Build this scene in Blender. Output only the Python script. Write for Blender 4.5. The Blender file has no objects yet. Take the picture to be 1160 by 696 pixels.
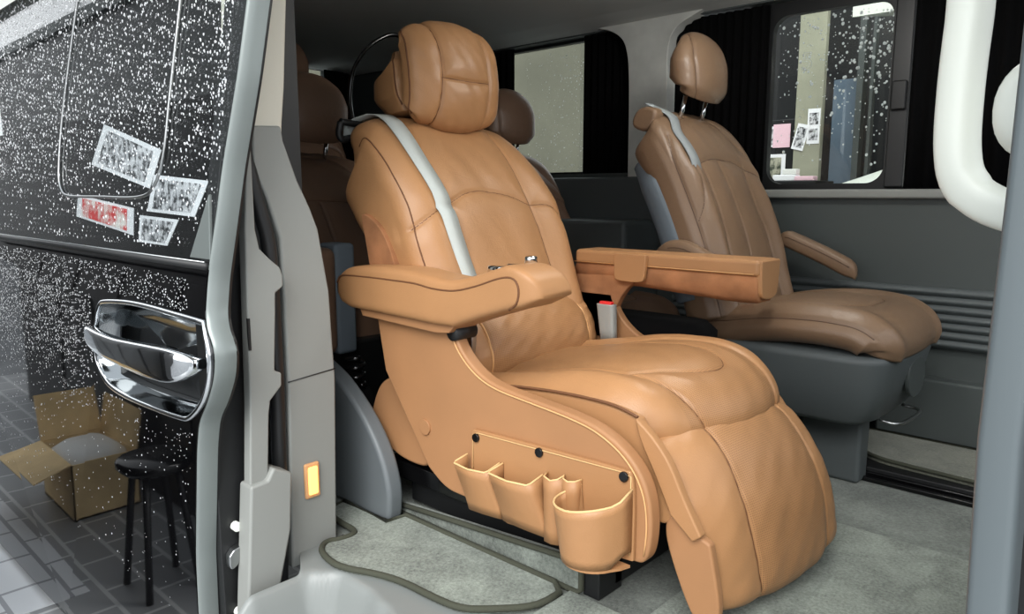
import bpy, bmesh, math, random
import numpy as np
from mathutils import Vector, Matrix
random.seed(7); np.random.seed(7)
SC = bpy.context.scene
COL = SC.collection
PI = math.pi

# ------------------------------------------------------------------ materials
def lin(c):
    return tuple((x/12.92 if x <= .04045 else ((x+.055)/1.055)**2.4) for x in [v/255 for v in c]) + (1,)

class NT:
    def __init__(s, name):
        s.m = bpy.data.materials.new(name); s.m.use_nodes = True
        s.t = s.m.node_tree; s.n = s.t.nodes; s.l = s.t.links
        s.p = s.n['Principled BSDF']; s.out = s.n['Material Output']
    def add(s, t, **kw):
        n = s.n.new(t)
        for k, v in kw.items():
            if k in n.inputs: n.inputs[k].default_value = v
            else: setattr(n, k, v)
        return n
    def link(s, a, b): s.l.new(a, b)
    def math(s, op, a, b=None):
        n = s.n.new('ShaderNodeMath'); n.operation = op
        for i, v in enumerate((a, b)):
            if v is None: continue
            if hasattr(v, 'links'): s.l.new(v, n.inputs[i])
            else: n.inputs[i].default_value = v
        return n.outputs[0]

def simple(name, c, rough=.5, metal=0, spec=.5, noise=None, bump=None, coat=0):
    t = NT(name); p = t.p
    p.inputs['Base Color'].default_value = lin(c); p.inputs['Roughness'].default_value = rough
    p.inputs['Metallic'].default_value = metal; p.inputs['Specular IOR Level'].default_value = spec
    p.inputs['Coat Weight'].default_value = coat; p.inputs['Coat Roughness'].default_value = .02
    tc = t.add('ShaderNodeTexCoord')
    if noise:
        sc, amt = noise
        nz = t.add('ShaderNodeTexNoise', Scale=sc, Detail=4.0); t.link(tc.outputs['Object'], nz.inputs['Vector'])
        mx = t.add('ShaderNodeMix', data_type='RGBA')
        d = lin([max(0, v*(1-amt)) for v in c]); b = lin([min(255, v*(1+amt)) for v in c])
        mx.inputs[6].default_value = d; mx.inputs[7].default_value = b
        rp = t.add('ShaderNodeMapRange'); rp.inputs[1].default_value = .3; rp.inputs[2].default_value = .7
        t.link(nz.outputs['Fac'], rp.inputs[0]); t.link(rp.outputs[0], mx.inputs[0]); t.link(mx.outputs[2], p.inputs['Base Color'])
    if bump:
        sc, st = bump
        nz = t.add('ShaderNodeTexNoise', Scale=sc, Detail=3.0); t.link(tc.outputs['Object'], nz.inputs['Vector'])
        bp = t.add('ShaderNodeBump', Strength=st, Distance=.002); t.link(nz.outputs['Fac'], bp.inputs['Height'])
        t.link(bp.outputs[0], p.inputs['Normal'])
    return t.m

def leather(name, c, rough=.42, perf=False, grain=1.0):
    t = NT(name); p = t.p; tc = t.add('ShaderNodeTexCoord')
    p.inputs['Roughness'].default_value = rough; p.inputs['Specular IOR Level'].default_value = .45
    nz = t.add('ShaderNodeTexNoise', Scale=7.0, Detail=5.0); t.link(tc.outputs['Object'], nz.inputs['Vector'])
    mx = t.add('ShaderNodeMix', data_type='RGBA')
    mx.inputs[6].default_value = lin([v*.93 for v in c]); mx.inputs[7].default_value = lin([min(255, v*1.05) for v in c])
    t.link(nz.outputs['Fac'], mx.inputs[0]); col = mx.outputs[2]
    vo = t.add('ShaderNodeTexVoronoi', Scale=420.0); t.link(tc.outputs['Object'], vo.inputs['Vector'])
    wr = t.add('ShaderNodeTexNoise', Scale=26.0, Detail=3.0, Distortion=1.2); t.link(tc.outputs['Object'], wr.inputs['Vector'])
    b1 = t.add('ShaderNodeBump', Strength=.22*grain, Distance=.0012); t.link(vo.outputs['Distance'], b1.inputs['Height'])
    b2 = t.add('ShaderNodeBump', Strength=.16*grain, Distance=.006); t.link(wr.outputs['Fac'], b2.inputs['Height'])
    t.link(b1.outputs[0], b2.inputs['Normal']); t.link(b2.outputs[0], p.inputs['Normal'])
    if perf:
        uv = t.add('ShaderNodeUVMap'); sx = t.add('ShaderNodeSeparateXYZ'); t.link(uv.outputs[0], sx.inputs[0])
        a = t.math('MULTIPLY', sx.outputs[0], 250.0); b = t.math('MULTIPLY', sx.outputs[1], 250.0)
        r1 = t.math('FRACT', a); r2 = t.math('FRACT', b)
        d1 = t.math('SUBTRACT', r1, .5); d2 = t.math('SUBTRACT', r2, .5)
        q = t.math('ADD', t.math('MULTIPLY', d1, d1), t.math('MULTIPLY', d2, d2))
        hole = t.math('LESS_THAN', q, .06)
        m2 = t.add('ShaderNodeMix', data_type='RGBA'); t.link(hole, m2.inputs[0]); t.link(col, m2.inputs[6])
        m2.inputs[7].default_value = lin([v*.74 for v in c]); col = m2.outputs[2]
    t.link(col, p.inputs['Base Color'])
    return t.m

def carpet(name, c, amt=.22):
    t = NT(name); p = t.p; tc = t.add('ShaderNodeTexCoord')
    p.inputs['Roughness'].default_value = 1; p.inputs['Specular IOR Level'].default_value = .1
    p.inputs['Sheen Weight'].default_value = .25
    n1 = t.add('ShaderNodeTexNoise', Scale=9.0, Detail=4.0, Distortion=.8); n2 = t.add('ShaderNodeTexNoise', Scale=150.0, Detail=4.0, Roughness=.7)
    for n in (n1, n2): t.link(tc.outputs['Object'], n.inputs['Vector'])
    r1 = t.add('ShaderNodeMapRange'); r1.inputs[1].default_value = .32; r1.inputs[2].default_value = .68; t.link(n1.outputs['Fac'], r1.inputs[0])
    r2 = t.add('ShaderNodeMapRange'); r2.inputs[1].default_value = .25; r2.inputs[2].default_value = .75; t.link(n2.outputs['Fac'], r2.inputs[0])
    f = t.math('ADD', t.math('MULTIPLY', r1.outputs[0], .35), t.math('MULTIPLY', r2.outputs[0], .65))
    mx = t.add('ShaderNodeMix', data_type='RGBA'); mx.inputs[6].default_value = lin([v*(1-amt) for v in c]); mx.inputs[7].default_value = lin([min(255, v*(1+amt)) for v in c])
    t.link(f, mx.inputs[0]); t.link(mx.outputs[2], p.inputs['Base Color'])
    bp = t.add('ShaderNodeBump', Strength=.8, Distance=.003); t.link(n2.outputs['Fac'], bp.inputs['Height']); t.link(bp.outputs[0], p.inputs['Normal'])
    return t.m

def glass(name, tint, ior=1.5):
    t = NT(name); t.n.remove(t.p)
    tr = t.add('ShaderNodeBsdfTransparent'); tr.inputs[0].default_value = tint + (1,)
    gl = t.add('ShaderNodeBsdfGlossy'); gl.inputs['Roughness'].default_value = .01
    g = t.add('ShaderNodeNewGeometry'); dt = t.add('ShaderNodeVectorMath', operation='DOT_PRODUCT')
    t.link(g.outputs['Normal'], dt.inputs[0]); t.link(g.outputs['Incoming'], dt.inputs[1])
    c1 = t.math('SUBTRACT', 1.0, t.math('ABSOLUTE', dt.outputs['Value']))     # Schlick, the same from both sides of the pane
    fr = t.math('ADD', t.math('MULTIPLY', t.math('POWER', c1, 5.0), .96), .04)
    mx = t.add('ShaderNodeMixShader'); t.link(fr, mx.inputs[0]); t.link(tr.outputs[0], mx.inputs[1]); t.link(gl.outputs[0], mx.inputs[2])
    t.link(mx.outputs[0], t.out.inputs[0]); return t.m

def emit(name, c, st):
    t = NT(name); t.p.inputs['Base Color'].default_value = lin(c); t.p.inputs['Emission Color'].default_value = lin(c); t.p.inputs['Emission Strength'].default_value = st
    return t.m

def photo(name, a, b, scale, thr=.5):
    t = NT(name); tc = t.add('ShaderNodeTexCoord'); nz = t.add('ShaderNodeTexNoise', Scale=scale, Detail=5.0, Roughness=.65)
    t.link(tc.outputs['Object'], nz.inputs['Vector'])
    r = t.add('ShaderNodeMapRange'); r.inputs[1].default_value = thr-.07; r.inputs[2].default_value = thr+.07; t.link(nz.outputs['Fac'], r.inputs[0])
    mx = t.add('ShaderNodeMix', data_type='RGBA'); mx.inputs[6].default_value = lin(a); mx.inputs[7].default_value = lin(b)
    t.link(r.outputs[0], mx.inputs[0]); t.link(mx.outputs[2], t.p.inputs['Base Color']); t.p.inputs['Roughness'].default_value = .6
    return t.m

def bricks(name, a, b, mortar, scale=1.0, rough=.6):
    t = NT(name); tc = t.add('ShaderNodeTexCoord'); br = t.add('ShaderNodeTexBrick', Scale=scale)
    br.inputs['Color1'].default_value = lin(a); br.inputs['Color2'].default_value = lin(b); br.inputs['Mortar'].default_value = lin(mortar)
    br.inputs['Mortar Size'].default_value = .012; br.inputs['Brick Width'].default_value = .4; br.inputs['Row Height'].default_value = .2
    t.link(tc.outputs['Object'], br.inputs['Vector']); t.link(br.outputs['Color'], t.p.inputs['Base Color']); t.p.inputs['Roughness'].default_value = rough
    return t.m

TAN = (172, 127, 86)
M = {}
M['tan'] = leather('tan_leather', TAN)
M['tan_perf'] = leather('tan_perforated_leather', (170, 125, 84), perf=True)
M['tan_side'] = leather('tan_smooth_leather', (168, 123, 82), .5, grain=.6)
M['tan_board'] = leather('tan_wrapped_board', (163, 118, 80), .55, grain=.35)
M['suede'] = simple('tan_suede', (158, 110, 76), .9, spec=.15, noise=(14, .12), bump=(300, .3))
M['thread'] = simple('tan_thread', (214, 165, 112), .6)
M['seam'] = simple('dark_seam', (104, 66, 38), .7)
M['raw'] = simple('raw_leather_edge', (216, 180, 126), .7)
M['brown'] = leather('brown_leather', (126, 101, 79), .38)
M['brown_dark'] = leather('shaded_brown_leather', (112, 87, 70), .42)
M['brown_seam'] = simple('brown_seam', (86, 62, 46), .6)
M['slate'] = simple('slate_plastic', (80, 86, 87), .5, bump=(500, .15))
M['pillar'] = simple('door_pillar_paint', (90, 98, 101), .35)
M['arch'] = simple('wheel_arch_plastic', (104, 110, 113), .45, bump=(500, .12))
M['grey'] = simple('grey_trim_plastic', (138, 140, 136), .55, bump=(600, .12))
M['grey_dark'] = simple('dark_grey_plastic', (70, 76, 75), .55, bump=(600, .15))
M['grey_blue'] = simple('blue_grey_cloth', (98, 108, 116), .85, bump=(400, .3))
M['sill'] = simple('sill_plastic', (128, 132, 130), .42, bump=(500, .1))
M['cream'] = simple('cream_pillar_trim', (214, 210, 196), .6)
M['headliner'] = simple('grey_headliner', (200, 202, 198), .95, spec=.1, bump=(500, .3))
M['headlight'] = simple('pale_headliner', (205, 206, 200), .95, spec=.1, noise=(6, .08), bump=(400, .4))
M['black'] = simple('black_plastic', (22, 23, 24), .5)
M['black_cloth'] = simple('black_curtain_cloth', (9, 9, 10), .95, spec=.1)
M['black_gloss'] = simple('black_gloss_plastic', (12, 12, 13), .15)
M['rubber'] = simple('black_rubber', (28, 29, 30), .45)
M['paint'] = simple('black_car_paint', (6, 6, 7), .03, spec=.5)
M['sky_sheen'] = simple('black_paint_sky_sheen', (126, 133, 131), .33, metal=.35)  # grey base colour paints in the sky reflected by the black edge
M['chrome'] = simple('chrome', (225, 228, 230), .06, metal=1)
M['steel'] = simple('brushed_steel', (170, 172, 172), .3, metal=1)
M['belt'] = simple('grey_belt_webbing', (184, 190, 186), .6, bump=(500, .3))
M['belt_dark'] = simple('mid_grey_belt_webbing', (140, 146, 148), .65)
M['buckle'] = simple('grey_buckle_plastic', (150, 152, 148), .45)
M['red'] = simple('red_button', (226, 48, 48), .4)
M['white'] = simple('white_plastic', (236, 240, 230), .35)
M['carpet'] = carpet('grey_floor_carpet', (92, 97, 91), .5)
M['carpet_mat'] = carpet('pale_grey_mat', (106, 112, 104), .5)
M['carpet_far'] = carpet('dim_grey_mat', (104, 106, 94), .3)
M['binding'] = simple('olive_grey_mat_binding', (62, 64, 52), .9, bump=(260, .8))
M['glass_door'] = glass('tinted_door_glass', (.93, .95, .95))
M['glass_far'] = glass('clear_window_glass', (.88, .9, .88))
M['paper'] = simple('white_paper', (238, 238, 242), .7)
M['pink_paper'] = simple('pink_paper', (235, 196, 208), .7)
M['print_bw'] = photo('grey_photo_print', (40, 42, 46), (214, 214, 218), 42)
M['print_green'] = photo('car_photo_print', (52, 60, 48), (170, 168, 150), 22)
M['card'] = simple('brown_cardboard', (238, 208, 156), .8, noise=(8, .06))
M['card_in'] = simple('white_packing_paper', (232, 232, 228), .8)
_t = NT('rain_water'); _tr = _t.add('ShaderNodeBsdfTranslucent'); _tr.inputs[0].default_value = (1, 1, 1, 1)
_t.p.inputs['Base Color'].default_value = (.95, .97, 1, 1); _t.p.inputs['Roughness'].default_value = .05  # white body colour paints in the sky seen through the drops
_mx = _t.add('ShaderNodeMixShader'); _mx.inputs[0].default_value = .55; _t.link(_t.p.outputs[0], _mx.inputs[1]); _t.link(_tr.outputs[0], _mx.inputs[2]); _t.link(_mx.outputs[0], _t.out.inputs[0])
M['drop'] = _t.m
_t = NT('frosted_decal'); _tr = _t.add('ShaderNodeBsdfTranslucent'); _tr.inputs[0].default_value = (1, 1, 1, 1); _t.link(_tr.outputs[0], _t.out.inputs[0]); M['decal'] = _t.m
M['cup'] = simple('dark_chrome_cup', (130, 134, 136), .08, metal=1)
M['lamp'] = emit('warm_lamp_lens', (255, 176, 92), 1.3)
M['lamp_rim'] = simple('clear_lamp_rim', (214, 160, 110), .3)
M['paver'] = bricks('wet_grey_pavers', (134, 136, 138), (144, 146, 148), (188, 190, 190), 1.6, .35)
M['tile'] = bricks('pale_paving_tiles', (214, 216, 218), (206, 209, 212), (150, 152, 156), 1.5, .5)
M['asphalt'] = simple('asphalt', (120, 122, 124), .9, noise=(3, .1))
M['dark_wall'] = simple('dark_shop_wall', (26, 27, 29), .5, noise=(1.5, .15))
M['column'] = simple('pale_concrete_column', (150, 150, 132), .85, noise=(4, .07))
M['blue_door'] = simple('blue_grey_shutter', (92, 108, 124), .7, noise=(2, .1))
M['pale_wall'] = simple('pale_render_wall', (112, 111, 98), .9, noise=(2, .06))

# ------------------------------------------------------------------ object helpers
def wl(o):
    v = Vector((0, 0, 0))
    while o is not None:
        v += o.location; o = o.parent
    return v

def tag(o, label=None, cat=None, group=None, kind=None):
    for k, v in (('label', label), ('category', cat), ('group', group), ('kind', kind)):
        if v: o[k] = v
    return o

def empty(name, loc, label, cat, group=None):
    o = bpy.data.objects.new(name, None); COL.objects.link(o); o.location = loc; o.empty_display_size = .1
    return tag(o, label, cat, group)

def link(name, me, parent=None, smooth=True):
    """link mesh data given in world coordinates"""
    n = len(me.vertices); co = np.empty(n*3); me.vertices.foreach_get('co', co); co = co.reshape(-1, 3)
    if parent is None:
        lo, hi = co.min(0), co.max(0); org = Vector(((lo[0]+hi[0])/2, (lo[1]+hi[1])/2, lo[2]))
    else: org = wl(parent)
    co = co-np.array(org)[None]; me.vertices.foreach_set('co', co.ravel()); me.update()
    if smooth: me.polygons.foreach_set('use_smooth', [True]*len(me.polygons))
    o = bpy.data.objects.new(name, me); COL.objects.link(o)
    if parent is None: o.location = org
    else: o.parent = parent
    return o

def mesh(name, verts, faces, mat, parent=None, smooth=True, idx=None):
    me = bpy.data.meshes.new(name); me.from_pydata([tuple(map(float, v)) for v in verts], [], faces)
    for m in (mat if isinstance(mat, (list, tuple)) else [mat]): me.materials.append(m)
    if idx is not None: me.polygons.foreach_set('material_index', idx)
    me.validate(); bm = bmesh.new(); bm.from_mesh(me); bmesh.ops.recalc_face_normals(bm, faces=bm.faces); bm.to_mesh(me); bm.free()
    return link(name, me, parent, smooth)

def from_bm(name, bm, mat, parent=None, smooth=True):
    bmesh.ops.recalc_face_normals(bm, faces=bm.faces)
    me = bpy.data.meshes.new(name); bm.to_mesh(me); bm.free()
    for m in (mat if isinstance(mat, (list, tuple)) else [mat]): me.materials.append(m)
    return link(name, me, parent, smooth)

def bevel(o, w, seg=3, ang=35):
    b = o.modifiers.new('bevel', 'BEVEL'); b.width = w; b.segments = seg; b.limit_method = 'ANGLE'; b.angle_limit = math.radians(ang)
    n = o.modifiers.new('wn', 'WEIGHTED_NORMAL'); n.keep_sharp = True
    return o

def chaikin(pts, n=2, closed=True):
    """corner cutting; a third value 1 keeps that corner sharp"""
    pts = [tuple(p) if len(p) == 3 else tuple(p)+(0,) for p in pts]
    for _ in range(n):
        out = []; N = len(pts)
        for i, p in enumerate(pts):
            if p[2] or (not closed and i in (0, N-1)): out.append(p); continue
            a = pts[i-1]; b = pts[(i+1) % N]
            out.append((p[0]*.75+a[0]*.25, p[1]*.75+a[1]*.25, 0)); out.append((p[0]*.75+b[0]*.25, p[1]*.75+b[1]*.25, 0))
        pts = out
    return [(p[0], p[1]) for p in pts]

def prism(name, pts, axis, a, b, mat, parent=None, bev=0, seg=3):
    """polygon extruded along an axis from a to b"""
    f = {'y': lambda p, t: (p[0], t, p[1]), 'x': lambda p, t: (t, p[0], p[1]), 'z': lambda p, t: (p[0], p[1], t)}[axis]
    n = len(pts); v = [f(p, a) for p in pts]+[f(p, b) for p in pts]
    fc = [list(range(n)), list(range(n, 2*n))[::-1]]+[[i, (i+1) % n, n+(i+1) % n, n+i] for i in range(n)]
    o = mesh(name, v, fc, mat, parent, smooth=bool(bev))
    if bev: bevel(o, bev, seg)
    return o

def box(name, lo, hi, mat, parent=None, bev=.004, seg=3):
    return prism(name, [(lo[0], lo[1]), (hi[0], lo[1]), (hi[0], hi[1]), (lo[0], hi[1])], 'z', lo[2], hi[2], mat, parent, bev, seg)

def boxes(name, lst, mat, parent=None, bev=0):
    v = []; f = []
    for lo, hi in lst:
        k = len(v)
        v += [(x, y, z) for z in (lo[2], hi[2]) for x, y in ((lo[0], lo[1]), (hi[0], lo[1]), (hi[0], hi[1]), (lo[0], hi[1]))]
        f += [[k, k+1, k+2, k+3], [k+4, k+5, k+6, k+7]]+[[k+i, k+(i+1) % 4, k+4+(i+1) % 4, k+4+i] for i in range(4)]
    o = mesh(name, v, f, mat, parent, smooth=bool(bev))
    if bev: bevel(o, bev)
    return o

def spline(pts, n):
    """catmull-rom resample, any dimension"""
    P = np.array(pts, float); P = np.vstack([2*P[0]-P[1], P, 2*P[-1]-P[-2]]); out = []
    for i in range(1, len(P)-2):
        for t in np.linspace(0, 1, 24, endpoint=False):
            a, b, c, d = P[i-1], P[i], P[i+1], P[i+2]
            out.append(.5*((2*b)+(-a+c)*t+(2*a-5*b+4*c-d)*t*t+(-a+3*b-3*c+d)*t**3))
    out.append(P[-2]); out = np.array(out)
    L = np.concatenate([[0], np.cumsum(np.linalg.norm(np.diff(out, axis=0), axis=1))])
    q = np.linspace(0, L[-1], n)
    return np.stack([np.interp(q, L, out[:, k]) for k in range(out.shape[1])], 1)

def tube_geo(pts, r, sides=8, closed=False):
    P = np.array(pts, float); n = len(P)
    T = np.gradient(P, axis=0)
    if closed: T = np.roll(P, -1, 0)-np.roll(P, 1, 0)
    T /= np.linalg.norm(T, axis=1)[:, None]+1e-12
    up = np.array([0, 0, 1.]) if abs(T[0][2]) < .9 else np.array([1., 0, 0])
    N = np.cross(T[0], up); N /= np.linalg.norm(N); v = []
    R = r if hasattr(r, '__len__') else [r]*n
    for i in range(n):
        N = N-T[i]*np.dot(N, T[i]); N /= np.linalg.norm(N)+1e-12; B = np.cross(T[i], N)
        for k in range(sides):
            a = 2*PI*k/sides; v.append(P[i]+R[i]*(math.cos(a)*N+math.sin(a)*B))
    f = []
    for i in range(n if closed else n-1):
        j = (i+1) % n
        for k in range(sides):
            f.append([i*sides+k, i*sides+(k+1) % sides, j*sides+(k+1) % sides, j*sides+k])
    if not closed: f += [list(range(sides))[::-1], list(range((n-1)*sides, n*sides))]
    return v, f

def tube(name, pts, r, mat, parent=None, sides=8, n=None, closed=False):
    P = spline(pts, n) if n else pts
    v, f = tube_geo(P, r, sides, closed); return mesh(name, v, f, mat, parent)

def tubes(name, lst, r, mat, parent=None, sides=6):
    v = []; f = []
    for P in lst:
        a, b = tube_geo(P, r, sides); k = len(v); v += a; f += [[q+k for q in ff] for ff in b]
    return mesh(name, v, f, mat, parent)

def loft(name, rings, mat, parent=None, caps=True):
    n = len(rings[0]); v = [p for r in rings for p in r]; f = []
    for i in range(len(rings)-1):
        for k in range(n): f.append([i*n+k, i*n+(k+1) % n, (i+1)*n+(k+1) % n, (i+1)*n+k])
    if caps: f += [list(range(n))[::-1], list(range((len(rings)-1)*n, len(rings)*n))]
    return mesh(name, v, f, mat, parent)

def ellipse_ring(c, ax, ay, p=2.5, n=28):
    c = np.array(c); ax = np.array(ax); ay = np.array(ay); out = []
    for k in range(n):
        a = 2*PI*k/n; x = math.copysign(abs(math.cos(a))**(2/p), math.cos(a)); y = math.copysign(abs(math.sin(a))**(2/p), math.sin(a))
        out.append(c+ax*x+ay*y)
    return out

def disc(name, c, axis, r, h, mat, parent=None, n=24, bev=.001):
    i = 'xyz'.index(axis); o = [k for k in range(3) if k != i]
    pts = [(c[o[0]]+r*math.cos(2*PI*k/n), c[o[1]]+r*math.sin(2*PI*k/n)) for k in range(n)]
    return prism(name, pts, axis, c[i]-h/2, c[i]+h/2, mat, parent, bev, 2)

def sheet(name, top, bot, mat, parent=None, th=.003, rows=6, bulge=None):
    """thin sheet hung between two polylines of equal count"""
    n = len(top); v = []
    for j in range(rows):
        t = j/(rows-1)
        for i in range(n):
            p = np.array(top[i])*(1-t)+np.array(bot[i])*t
            if bulge is not None: p = p+np.array(bulge(i/(n-1), t))
            v.append(p)
    f = [[j*n+i, j*n+i+1, (j+1)*n+i+1, (j+1)*n+i] for j in range(rows-1) for i in range(n-1)]
    o = mesh(name, v, f, mat, parent)
    s = o.modifiers.new('solid', 'SOLIDIFY'); s.thickness = th; s.offset = 0
    return o

# ------------------------------------------------------------------ cushions
def pw(s, ctrl):
    if not hasattr(ctrl, '__len__'): return np.full_like(s, float(ctrl))
    c = np.array(ctrl); return np.interp(s, c[:, 0], c[:, 1])

class Pad:
    """upholstered cushion: front profile (x,z) swept across a width along y, with seams pressed in"""
    def __init__(P, name, prof, sign, Yc, W, R, T, mats, parent, M=90, N=120, p=3.2, crown=0, bolster=None, seams=(),
                 zone=None, wob=0., sw=.0038, sd=.0055, puff=.006, pr=.03, xshift=None, label=None, pb=None, yoff=None):
        c = spline(prof, M); s = np.linspace(0, 1, M)
        t = np.gradient(c, axis=0); t /= np.linalg.norm(t, axis=1)[:, None]
        nr = np.stack([t[:, 1], -t[:, 0]], 1)*sign
        W = pw(s, W) if not callable(W) else W(s); R = pw(s, R) if not callable(R) else R(s); T = pw(s, T) if not callable(T) else T(s)
        Wm, Rm, Tm = np.median(W), np.median(R), np.median(T)
        ph = np.linspace(0, PI, 2000); cu = np.sign(np.cos(ph))*np.abs(np.cos(ph))**(2/p); su = np.abs(np.sin(ph))**(2/p)
        def res(yy, dd, n):
            L = np.concatenate([[0], np.cumsum(np.hypot(np.diff(yy), np.diff(dd)))]); q = np.linspace(0, L[-1], n+1)[:-1]
            a = np.interp(q, L, np.arange(len(L))); return np.interp(a, np.arange(len(L)), cu), np.interp(a, np.arange(len(L)), su)
        nf = int(N*.72)
        uf, df = res(cu*Wm, su*Rm, nf)
        if pb: cu = np.sign(np.cos(ph))*np.abs(np.cos(ph))**(2/pb); su = np.abs(np.sin(ph))**(2/pb)
        ub, db = res(cu*Wm, su*Tm, N-nf)
        u = np.concatenate([uf, -ub]); isf = np.concatenate([np.ones(nf), np.zeros(N-nf)])
        d = np.concatenate([df, db]); N = len(u)
        U = np.tile(u, (M, 1)); S = np.tile(s[:, None], (1, N)); F = np.tile(isf, (M, 1))
        dep = np.where(F > 0, d[None]*R[:, None], -d[None]*T[:, None])-R[:, None]
        cr = crown(S, U) if callable(crown) else crown*(1-U**2)
        dep = dep+F*cr
        if bolster is not None: dep = dep+F*bolster(S, U)
        Y = Yc+U*W[:, None]
        if yoff is not None: Y = Y+yoff(S, U)
        G = np.stack([c[:, 0][:, None]+nr[:, 0][:, None]*dep, Y, c[:, 1][:, None]+nr[:, 1][:, None]*dep], 2)
        if xshift is not None: G[..., 0] += xshift(S, U)
        # press the seams in along the surface normal
        L = np.linalg.norm(np.diff(c, axis=0), axis=1).sum()
        a = np.gradient(G, axis=0); b = (np.roll(G, -1, 1)-np.roll(G, 1, 1)); nn = np.cross(a, b); nn /= np.linalg.norm(nn, axis=2)[..., None]+1e-12
        mid = np.array([c[:, 0].mean()-nr[:, 0].mean()*.05, 0, c[:, 1].mean()-nr[:, 1].mean()*.05])
        k = M//2; j = nf//2
        if np.dot(nn[k, j], [nr[k, 0], 0, nr[k, 1]]) < 0: nn = -nn
        disp = np.zeros((M, N))
        pu = U*Wm; ps = S*L; dm = np.full((M, N), 9.)
        for sm in seams:
            q = spline(sm, 60) if len(sm) > 2 else np.linspace(sm[0], sm[1], 30)
            qs, qu = q[:, 0]*L, q[:, 1]*Wm
            for i in range(len(q)-1):
                ax, ay = qs[i], qu[i]; bx, by = qs[i+1]-ax, qu[i+1]-ay; l2 = bx*bx+by*by+1e-12
                tt = np.clip(((ps-ax)*bx+(pu-ay)*by)/l2, 0, 1)
                dm = np.minimum(dm, np.hypot(ps-ax-tt*bx, pu-ay-tt*by))
        disp -= F*(sd*np.exp(-(dm/sw)**2)+puff*np.exp(-(dm/pr)**2))
        if wob:
            disp += F*wob*(np.sin(S*17+U*5)*np.cos(U*9-S*8)+.6*np.sin(U*23+S*31)*np.sin(S*13))
        G = G+nn*disp[..., None]
        P.G, P.nf, P.uf, P.M, P.nn = G, nf, uf, M, nn
        v = G.reshape(-1, 3); f = []; idx = []
        for i in range(M-1):
            for q in range(N):
                r = (q+1) % N; f.append([i*N+q, i*N+r, (i+1)*N+r, (i+1)*N+q])
                idx.append(zone(s[i], u[q], isf[q]) if zone else 0)
        v = np.vstack([v, G[0].mean(0), G[-1].mean(0)]); a, b = M*N, M*N+1
        for q in range(N):
            r = (q+1) % N; f.append([a, r, q]); f.append([b, (M-1)*N+q, (M-1)*N+r]); idx += [0, 0]
        me = bpy.data.meshes.new(name); me.from_pydata(v.tolist(), [], f)
        for m in mats: me.materials.append(m)
        me.polygons.foreach_set('material_index', idx)
        uv = me.uv_layers.new(); vi = np.empty(len(me.loops), int); me.loops.foreach_get('vertex_index', vi)
        uvv = np.vstack([np.stack([pu.ravel(), ps.ravel()], 1), [[0, 0], [0, 0]]])
        uv.data.foreach_set('uv', uvv[vi].ravel())
        bm = bmesh.new(); bm.from_mesh(me); bmesh.ops.recalc_face_normals(bm, faces=bm.faces); bm.to_mesh(me); bm.free()
        P.o = link(name, me, parent); P.L = L
        if label: P.o['label'] = label
    def at(P, s, u, off=0.):
        i = min(max(s, 0), 1)*(P.M-1); i0 = int(min(i, P.M-2)); fi = i-i0
        j = np.interp(-u, -P.uf, np.arange(P.nf)); j0 = int(min(j, P.nf-2)); fj = j-j0
        g = lambda A: (A[i0, j0]*(1-fi)*(1-fj)+A[i0+1, j0]*fi*(1-fj)+A[i0, j0+1]*(1-fi)*fj+A[i0+1, j0+1]*fi*fj)
        return g(P.G)+g(P.nn)*off
    def lines(P, name, seams, r, mat, parent, off=0., n=60):
        for q in seams:
            tube(name, [P.at(a, b, off) for a, b in (spline(q, n) if len(q) > 2 else np.linspace(q[0], q[1], n))], r, mat, parent, 6)
    def ribbon(P, path, hw, off, lead=()):
        """strap lying on the cushion: edge points left/right along a path of (s, u[, off])"""
        v = []; la = np.array([.16, .97, -.05])
        for a in spline([tuple(p)+(off,)*(3-len(p)) for p in path], 70):
            c = P.at(a[0], a[1], a[2]); t = P.at(a[0], a[1]+.06)-P.at(a[0], a[1]-.06); t /= np.linalg.norm(t); t = t*.45+la*.55; t /= np.linalg.norm(t); v.append((c, t))
        out = []
        for c, t in list(lead)+v: out += [c-t*hw, c+t*hw]
        return out

def super_end(s1, p=2.5, lo=.25):
    """1 up to s1 then rounding down to lo"""
    def f(s):
        t = np.clip((s-s1)/(1-s1), 0, 1); return lo+(1-lo)*(1-t**p)**(1/p)
    return f

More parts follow.
